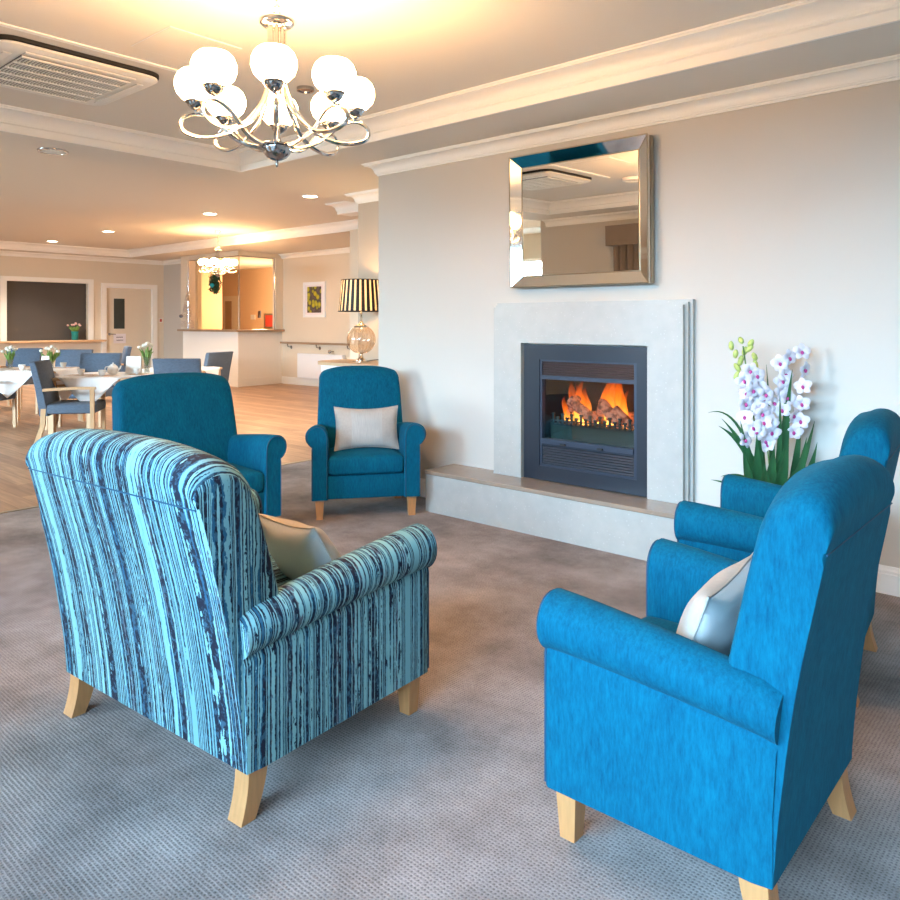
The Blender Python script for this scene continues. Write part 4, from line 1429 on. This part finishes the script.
dr = thing('door_1', 'cream door with a narrow glazed panel beside the hatch', 'door', (DX0, 8.62, 0))
dr['kind'] = 'structure'
part('door_leaf', M['wall_cream'], dr, lambda b: box(b, -0.08, -0.035, -0.54, 0.56, 0.0, 2.18))
def dframe(b):
    box(b, -0.05, 0.03, -0.68, -0.56, 0, 2.30); box(b, -0.05, 0.03, 0.58, 0.70, 0, 2.30); box(b, -0.05, 0.03, -0.56, 0.58, 2.19, 2.30)
part('door_frame', M['white'], dr, dframe)
part('vision_panel', M['darkglass'], dr, lambda b: box(b, -0.034, -0.028, -0.36, -0.10, 1.22, 1.94))
dh = part('door_handle', M['dark_chrome'], dr, lambda b: (lathe(b, [(0.03, 0), (0.03, 0.012), (0.001, 0.012)], 14), tube(b, [(0, 0, 0.012), (0, 0, 0.05), (0.0, 0.13, 0.055)], 0.010, 8)), True)
dh.rotation_euler = (0, R(90), 0); dh.location = (-0.035, -0.47, 1.09)
ns = thing('door_notice', 'white paper notice with two lines of print taped to the cream door', 'notice', (DX0 - 0.033, 8.41, 0.98))
part('sheet', M['paper'], ns, lambda b: box(b, 0, 0.004, -0.16, 0.14, -0.11, 0.12))
def ptxt(b):
    rnd = random.Random(5)
    for z in (0.035, -0.035):
        y = -0.09
        while y < 0.07:
            w_ = rnd.uniform(0.012, 0.022)
            box(b, 0.004, 0.0055, y, y + w_, z - 0.012, z + 0.012); y += w_ + 0.007
part('printing', M['ink'], ns, ptxt)
sw = thing('wall_call_point', 'small red and grey call point on the wall right of the cream door', 'call point', (DX0, 9.42, 1.42))
part('plate', M['offlight'], sw, lambda b: box(b, 0, 0.012, -0.05, 0.05, -0.06, 0.06))
part('red_button', M['red'], sw, lambda b: box(b, 0.012, 0.022, -0.03, 0.02, -0.035, 0.035))

# servery counter: two facets meeting at a corner
cw = [(-16.25, 9.1), (-13.99, 9.1), (-14.10, 10.3)]
def poly_wall(b, pts, th, z0, z1, over=0.0):
    P = [Vector(p) for p in pts]
    inn = []
    outp = []
    for i, p in enumerate(P):
        d1 = (P[i] - P[i - 1]).normalized() if i else (P[1] - P[0]).normalized()
        d2 = (P[i + 1] - P[i]).normalized() if i < len(P) - 1 else d1
        n1 = Vector((-d1.y, d1.x)); n2 = Vector((-d2.y, d2.x)); m_ = (n1 + n2).normalized(); k = 1 / max(0.3, m_.dot(n1))
        outp.append(p - m_ * over * k); inn.append(p + m_ * th * k)
    ring = outp + inn[::-1]
    loft(b, [[(p.x, p.y, z0) for p in ring], [(p.x, p.y, z1) for p in ring]])
ct = thing('servery_counter', 'white two-sided counter with a tan top in front of the amber lit servery', 'counter', (0, 0, 0))
part('counter_wall', M['white'], ct, lambda b: poly_wall(b, cw, 0.15, 0, 1.17))
part('counter_top', M['tan_top'], ct, lambda b: poly_wall(b, [(-16.3, 9.1), (-13.99, 9.1), (-14.11, 10.29)], 0.30, 1.17, 1.215, 0.12))
part('kick_board', M['white'], ct, lambda b: poly_wall(b, cw, 0.0, 0, 0.17, 0.015))
bm = bmesh.new()
box(bm, -16.35, -16.05, 9.1, 9.3, 1.215, 2.795); box(bm, -14.17, -14.05, 10.10, 10.3, 1.215, 2.795)
poly_wall(bm, [(-16.35, 9.1), (-13.99, 9.1), (-14.10, 10.3)], 0.12, 2.795, ZD0)
struct('trim_17', bm, M['wall_cream'])
bm = bmesh.new()
tube(bm, [(-16.05, 9.12, 2.79), (-13.99, 9.12, 2.79), (-14.09, 10.1, 2.79)], 0.012, 6); tube(bm, [(-13.99, 9.12, 1.2), (-13.99, 9.12, 2.8)], 0.010, 6)
tube(bm, [(-16.05, 9.12, 1.2), (-16.05, 9.12, 2.8)], 0.010, 6); tube(bm, [(-14.09, 10.1, 1.2), (-14.09, 10.1, 2.8)], 0.010, 6)
struct('trim_18', bm, M['dark_chrome'])
# amber servery room behind
bm = bmesh.new()
box(bm, -21.5, -14.1, 12.6, 12.75, 0, ZD0)
box(bm, -21.5, -17.65, 9.62, 11.0, 0, ZD0)
box(bm, -14.12, -14.0, 10.45, 12.75, 0, ZD0)
box(bm, -21.6, -21.5, 9.6, 12.75, 0, ZD0)
struct('wall_servery', bm, M['wall_amber'])
point('servery_light', (-16.4, 11.3, 1.7), 70, (1.0, 0.68, 0.37), 0.15)
sd = thing('door_2', 'pale inner door with a tall glass panel inside the amber servery', 'door', (-19.62, 12.58, 0))
sd['kind'] = 'structure'
part('door_leaf', M['wall_cream'], sd, lambda b: box(b, -0.42, 0.36, -0.05, 0.0, 0, 2.15))
part('vision_panel', M['tan_top'], sd, lambda b: box(b, -0.32, 0.02, -0.056, -0.05, 1.0, 2.0))
for k, (x, z, w_, h_) in enumerate(((-18.6, 1.52, 0.22, 0.14), (-18.28, 1.60, 0.12, 0.20))):
    bm = bmesh.new(); rbox(bm, x - w_ / 2, x + w_ / 2, 12.575, 12.6, z - h_ / 2, z + h_ / 2, 0.005, 1)
    tag(obj('switch_plate', bm, M['china'] if k == 0 else M['dark_chrome']), ('pale double switch plate on the amber servery wall', 'small dark controller right of the pale switch plate in the servery')[k], 'switch')
bm = bmesh.new(); rbox(bm, -17.95, -17.35, 12.5, 12.598, 1.20, 1.62, 0.01, 1)
fb = tag(obj('fire_cabinet', bm, M['gilt']), 'framed red cabinet low on the right of the servery wall', 'cabinet')
part('red_front', M['red'], fb, lambda b: box(b, -17.86, -17.44, 12.49, 12.50, 1.25, 1.57))

# wreath and twig tree
wr = thing('christmas_wreath', 'dark green wreath with a turquoise bauble hung in the servery opening', 'wreath', (-14.83, 9.06, 2.22))
def wreath(b):
    rnd = random.Random(2)
    for k in range(320):
        a = rnd.random() * 2 * PI; r = 0.20 * rnd.random() ** 0.5
        p = Vector((r * math.cos(a), rnd.uniform(-0.04, 0.04), r * math.sin(a)))
        d = Vector((rnd.uniform(-1, 1), rnd.uniform(-0.6, 0.6), rnd.uniform(-1, 1))).normalized() * 0.06
        tube(b, [tuple(p), tuple(p + d)], [0.016, 0.003], 5)
part('needles', M['pine'], wr, wreath)
part('bauble', M['turq'], wr, lambda b: superell(b, 0.05, 0.05, 0.05, 1, 1, 14, 8, 0.0, -0.07, -0.04), True)
part('ribbon', M['pine'], wr, lambda b: loft(b, [[(-0.05, -0.005, 0.58), (0.05, -0.005, 0.58), (0.05, 0.042, 0.60), (-0.05, 0.042, 0.60)], [(-0.09, -0.005, 0.12), (0.09, -0.005, 0.12), (0.09, 0.005, 0.12), (-0.09, 0.005, 0.12)]]))
tt = thing('twig_tree', 'small frosted twig cone tree standing on the left end of the servery counter', 'ornament', (-16.0, 9.06, 1.215))
def twigs(b):
    rnd = random.Random(8)
    for k in range(150):
        z = rnd.random() * 0.88; r = 0.17 * (1 - z / 0.92)
        a = rnd.random() * 6.28; a2 = a + rnd.uniform(0.5, 1.4); z2 = z + rnd.uniform(-0.05, 0.1); r2 = 0.17 * (1 - min(0.9, max(0, z2)) / 0.92)
        tube(b, [(r * math.cos(a), r * math.sin(a), z), (r2 * math.cos(a2), r2 * math.sin(a2), max(0.0, z2))], 0.006, 4)
part('twigs', M['twig'], tt, twigs)
part('dark_bauble', M['ink'], tt, lambda b: superell(b, 0.045, 0.045, 0.04, 1, 1, 12, 8, 0.02, -0.16, 0.30), True)

# picture, handrail, heater on the passage wall
pc = thing('framed_picture', 'white framed picture of yellow flowers on the passage wall', 'picture', (-12.92, 10.3, 1.86))
def pframe(b):
    for x0, x1, z0, z1 in ((-0.37, -0.31, -0.38, 0.38), (0.31, 0.37, -0.38, 0.38), (-0.31, 0.31, 0.32, 0.38), (-0.31, 0.31, -0.38, -0.32)):
        box(b, x0, x1, -0.035, 0, z0, z1)
part('frame', M['heater'], pc, pframe)
part('mount', M['paper'], pc, lambda b: box(b, -0.31, 0.31, -0.02, 0, -0.32, 0.32))
part('print', M['print'], pc, lambda b: box(b, -0.235, 0.235, -0.024, -0.02, -0.28, 0.28))
hr = thing('handrail', 'brown timber handrail on metal brackets along the passage wall', 'handrail', (0, 0, 0))
part('rail', M['tan_top'], hr, lambda b: rbox(b, -14.0, -11.45, 10.17, 10.22, 0.90, 0.945, 0.012, 2), True)
for x in (-13.75, -12.75, -11.75):
    part('bracket', M['dark_chrome'], hr, lambda b: (tube(b, [(x, 10.30, 0.82), (x, 10.21, 0.84), (x, 10.195, 0.90)], 0.014, 6), superell(b, 0.04, 0.012, 0.04, 1, 1, 12, 6, x, 10.292, 0.82)), True)
bm = bmesh.new(); rbox(bm, -13.4, -11.9, 10.19, 10.285, 0.17, 0.70, 0.012, 2)
tag(obj('panel_heater', bm, M['heater']), 'white panel heater mounted low under the passage handrail', 'heater')
hb = thing('heater_valve', 'small dark control knob at the top right of the panel heater', 'control', (-12.3, 10.19, 0.76))
part('knob', M['dark_chrome'], hb, lambda b: superell(b, 0.05, 0.03, 0.04, 1, 1, 12, 8), True)
part('bracket', M['dark_chrome'], hb, lambda b: tube(b, [(0.0, 0.11, 0.0), (0.0, 0.0, 0.0)], 0.012, 6), True)


# ================================================================ dining tables and chairs
def dining_chair_proto():
    t = thing('dining_chair', '', 'chair', (0, 0, 0))
    part('seat', M['slate'], t, lambda b: superell(b, 0.27, 0.26, 0.06, 0.3, 0.15, 32, 10, 0, -0.03, 0.43), True)
    def back(b):
        rings = []
        for q, z in ((0, 0.36), (0.1, 0.42), (0.5, 0.66), (0.9, 0.915), (0.97, 0.945), (1, 0.95)):
            y = 0.20 + 0.13 * q ** 1.3; th_ = 0.075 - 0.025 * q; 
            if q == 1: th_ *= 0.6
            w_ = 0.265 + 0.015 * q - (0.012 if q == 1 else 0)
            rings.append([(-w_, y, z), (-w_ + 0.012, y - 0.01, z), (w_ - 0.012, y - 0.01, z), (w_, y, z), (w_, y + th_, z), (w_ - 0.012, y + th_ + 0.008, z), (-w_ + 0.012, y + th_ + 0.008, z), (-w_, y + th_, z)])
        loft(b, rings)
    part('backrest', M['slate'], t, back, True)
    for sx in (-1, 1):
        part('leg', M['oak_pale'], t, lambda b: loft(b, [[(sx * 0.265 + a * 0.02, -0.25 + c * 0.022, 0.64) for a, c in ((-1, -1), (1, -1), (1, 1), (-1, 1))], [(sx * 0.265 + a * 0.016, -0.26 + c * 0.018, 0.0) for a, c in ((-1, -1), (1, -1), (1, 1), (-1, 1))]]))
        part('leg', M['oak_pale'], t, lambda b: loft(b, [[(sx * 0.25 + a * 0.018, y + c * 0.025, z) for a, c in ((-1, -1), (1, -1), (1, 1), (-1, 1))] for y, z in ((0.24, 0.44), (0.25, 0.25), (0.33, 0.0))]))
        part('arm', M['oak_pale'], t, lambda b: loft(b, [[(sx * 0.275 + a * 0.026, y, z + c * 0.014) for a, c in ((-1, -1), (1, -1), (1, 1), (-1, 1))] for y, z in ((-0.29, 0.655), (-0.1, 0.66), (0.24, 0.645))], True), True)
    return t


dc0 = dining_chair_proto()
# unit vectors of the dining tables, which stand turned 41 degrees to the walls
chairs = [((-8.80, 3.60), 41 + 103, 'slate blue dining chair in side view, nearest the striped armchair'),
          ((-10.4, 4.46), 41, 'slate dining chair on the far side of the middle dining table'),
          ((-13.3, 6.0), 41 - 60, 'small far slate chair directly below the door notice'),
          ((-8.585, 4.86), 41 + 180, 'slate dining chair with its plain back to the lounge, above the wide teal armchair'),
          ((-10.05, 5.90), 41 - 110, 'slate dining chair in front of the servery counter corner'),
          ((-12.12, 4.81), 41, 'slate dining chair behind the left table, right of the white flowers'),
          ((-13.36, 4.52), 41, 'slate dining chair behind the left table, left of the white flowers'),
          ((-14.2, 4.12), 41, 'slate dining chair cut by the left edge, topmost there'),
          ((-10.90, 3.33), 41 + 90, 'slate dining chair at the near left corner of the left table')]
for i, ((x, y), a, lab) in enumerate(chairs):
    c = dc0 if i == 0 else copy_tree(dc0)
    c.location = (x, y, -0.002); c.rotation_euler = (0, 0, R(a))
    c['label'] = lab; c['group'] = 'slate dining chairs around the tables'


def table(label, x, y, hs, lab2):
    t = thing('dining_table', label, 'table', (x, y, -0.002), R(41), 'square oak dining tables')
    part('tabletop', M['oak_pale'], t, lambda b: rbox(b, -hs, hs, -hs, hs, 0.715, 0.745, 0.005, 1))
    for sx in (-1, 1):
        for sy in (-1, 1):
            part('leg', M['oak_pale'], t, lambda b: box(b, sx * (hs - 0.05) - 0.03, sx * (hs - 0.05) + 0.03, sy * (hs - 0.05) - 0.03, sy * (hs - 0.05) + 0.03, 0, 0.715))
    # cloth laid diagonally, corners hanging over the edges
    bm = bmesh.new()
    n = 40; c = hs * 1.22; g = {}
    for i in range(n + 1):
        for j in range(n + 1):
            u, v = -c + 2 * c * i / n, -c + 2 * c * j / n
            p = Vector(((u - v) * 0.7071, (u + v) * 0.7071))
            ox, oy = max(0, abs(p.x) - hs - 0.006), max(0, abs(p.y) - hs - 0.006)
            z = 0.7475 - (ox + oy) * 0.95
            px = math.copysign(min(abs(p.x), hs + 0.006) + 0.10 * ox, p.x) + (0.02 * math.sin(14 * p.y) * min(1, ox * 8))
            py = math.copysign(min(abs(p.y), hs + 0.006) + 0.10 * oy, p.y) + (0.02 * math.sin(14 * p.x) * min(1, oy * 8))
            g[i, j] = bm.verts.new((px, py, z))
    for i in range(n):
        for j in range(n):
            bm.faces.new((g[i, j], g[i + 1, j], g[i + 1, j + 1], g[i, j + 1]))
    o = obj('tablecloth', bm, M['linen'], None, True)
    o.location = (x, y, 0.0); o.rotation_euler = (0, 0, R(41))
    sm = o.modifiers.new('thickness', 'SOLIDIFY'); sm.thickness = 0.0025; sm.offset = 1 if o.data.polygons[0].normal.z > 0 else -1
    tag(o, lab2, 'tablecloth', 'white cloths laid diagonally on the dining tables')
    return t


table('middle oak dining table between the striped armchair and the door', -9.06, 4.12, 0.50, 'white cloth with hanging corner on the middle dining table')
table('left oak dining table running out of the frame', -10.94, 3.92, 0.50, 'white cloth on the left dining table cut by the frame')
table('right oak dining table mostly hidden by the wide teal armchair', -9.52, 5.26, 0.46, 'white cloth on the right dining table, one corner showing')

ux, uy = Vector((math.cos(R(41)), math.sin(R(41)), 0)), Vector((-math.sin(R(41)), math.cos(R(41)), 0))
def on(tx, ty, a, b, z=0.750):
    p = Vector((tx, ty, 0)) + ux * a + uy * b
    return (p.x, p.y, z)


def bouquet(label, loc, petals, vasem, h=0.16, n=9, spread=0.10, r0=0.035):
    t = thing('vase_of_flowers', label, 'flowers', loc)
    part('vase', vasem, t, lambda b: lathe(b, [(r0 * 0.8, 0), (r0, 0.02), (r0, h * 0.7), (r0 * 1.2, h), (r0 * 1.1, h), (r0 * 0.85, h * 0.7), (r0 * 0.7, 0.02), (0.001, 0.02)], 18), True)
    rnd = random.Random(sum(map(ord, label)))
    def leaves(b):
        for k in range(26):
            a = rnd.random() * 6.28; r = spread * rnd.random()
            tube(b, [(0.01 * math.cos(a), 0.01 * math.sin(a), h * 0.5), (r * 0.6 * math.cos(a), r * 0.6 * math.sin(a), h + 0.05), (r * math.cos(a), r * math.sin(a), h + 0.05 + 0.09 * rnd.random())], [0.004, 0.012, 0.002], 5)
    part('foliage', M['leaf2'], t, leaves)
    for k in range(n):
        a = k * 2.4; r = spread * (0.25 + 0.75 * (k / n)); z = h + 0.16 - 0.06 * (k / n) + 0.03 * rnd.random()
        part('blossom', petals, t, lambda b: superell(b, 0.026, 0.026, 0.020, 1, 1, 10, 6, r * math.cos(a), r * math.sin(a), z), True)
    return t


bouquet('teal vase of pink and green flowers on the hatch shelf', (DX0 + 0.12, 7.30, 0.97), M['flowerpink'], M['teal'], 0.20, 9, 0.17, 0.075)
bouquet('clear vase of white flowers on the middle dining table', on(-9.06, 4.12, 0.36, 0.22), M['flowerwhite'], M['vaseglass'], 0.20, 8, 0.09)
bouquet('white flowers in a vase on the left dining table', on(-10.94, 3.92, 0.24, 0.05), M['flowerwhite'], M['vaseglass'], 0.12, 9, 0.14)
bouquet('white flowers at the extreme left edge of the frame', on(-10.94, 3.92, -0.34, 0.10), M['flowerwhite'], M['vaseglass'], 0.12, 8, 0.10)


def menu(label, loc, w_=0.10, h_=0.15):
    t = thing('menu_card', label, 'card', loc, R(41), 'folded white cards on the dining tables')
    part('card_face', M['china'], t, lambda b: loft(b, [[(-w_, -0.035, 0), (w_, -0.035, 0), (w_, -0.033, 0), (-w_, -0.033, 0)], [(-w_, -0.002, h_), (w_, -0.002, h_), (w_, 0, h_), (-w_, 0, h_)]]))
    part('card_face', M['china'], t, lambda b: loft(b, [[(-w_, 0.035, 0), (w_, 0.035, 0), (w_, 0.033, 0), (-w_, 0.033, 0)], [(-w_, 0.002, h_), (w_, 0.002, h_), (w_, 0.0, h_), (-w_, 0, h_)]]))
menu('white folded card standing beside the vase on the middle table', on(-9.06, 4.12, 0.20, 0.22), 0.09, 0.21)
menu('white folded card standing below the flowers on the left table', on(-10.94, 3.92, 0.26, -0.12), 0.05, 0.18)


def placeset(tx, ty, a, b, rot, lab):
    p = on(tx, ty, a, b)
    o = thing('place_mat', 'tan oblong place mat ' + lab, 'place mat', p, R(41 + rot), 'place mats on the dining tables')
    part('mat', M['placemat'], o, lambda q: rbox(q, -0.15, 0.15, -0.10, 0.10, 0.0, 0.004, 0.001, 1))
    part('edging', M['china'], o, lambda q: [box(q, x0, x1, y0, y1, 0.0, 0.005) for x0, x1, y0, y1 in ((-0.156, -0.15, -0.106, 0.106), (0.15, 0.156, -0.106, 0.106), (-0.15, 0.15, -0.106, -0.10), (-0.15, 0.15, 0.10, 0.106))])
    c = thing('coffee_cup', 'upturned white cup on the place mat ' + lab, 'cup', (p[0], p[1], p[2] + 0.005), 0, 'white cups on the dining tables')
    part('bowl', M['china'], c, lambda q: lathe(q, [(0.022, 0.0), (0.026, 0.006), (0.040, 0.045), (0.042, 0.07), (0.039, 0.07), (0.034, 0.04), (0.001, 0.012)], 18), True)
    part('handle', M['china'], c, lambda q: tube(q, [(0.038, 0, 0.055), (0.060, 0, 0.05), (0.060, 0, 0.03), (0.034, 0, 0.02)], 0.005, 6), True)
placeset(-9.06, 4.12, -0.28, -0.12, 0, 'at the left of the middle table')
placeset(-9.06, 4.12, 0.05, -0.30, 0, 'at the near edge of the middle table')
placeset(-9.06, 4.12, 0.34, 0.0, 90, 'near the vase on the middle table')
placeset(-10.94, 3.92, 0.05, -0.30, 0, 'at the near edge of the left table')
placeset(-10.94, 3.92, 0.32, 0.22, 0, 'at the far corner of the left table')


def teapot(label, loc):
    t = thing('teapot', label, 'teapot', loc, R(41), None)
    part('pot_body', M['china'], t, lambda b: lathe(b, [(0.04, 0), (0.06, 0.02), (0.066, 0.06), (0.05, 0.10), (0.03, 0.112), (0.001, 0.113)], 20), True)
    part('lid', M['china'], t, lambda b: lathe(b, [(0.032, 0.112), (0.025, 0.122), (0.008, 0.126), (0.010, 0.138), (0.001, 0.142)], 16), True)
    part('spout', M['china'], t, lambda b: tube(b, [(0.055, 0, 0.05), (0.085, 0, 0.07), (0.10, 0, 0.105)], [0.014, 0.009, 0.006], 8), True)
    part('handle', M['china'], t, lambda b: tube(b, [tuple(p) for p in smooth_path([(-0.055, 0, 0.09), (-0.09, 0, 0.085), (-0.095, 0, 0.05), (-0.06, 0, 0.03)], 4)], 0.006, 6), True)
teapot('white teapot on the middle dining table before the card', on(-9.06, 4.12, 0.02, 0.05))
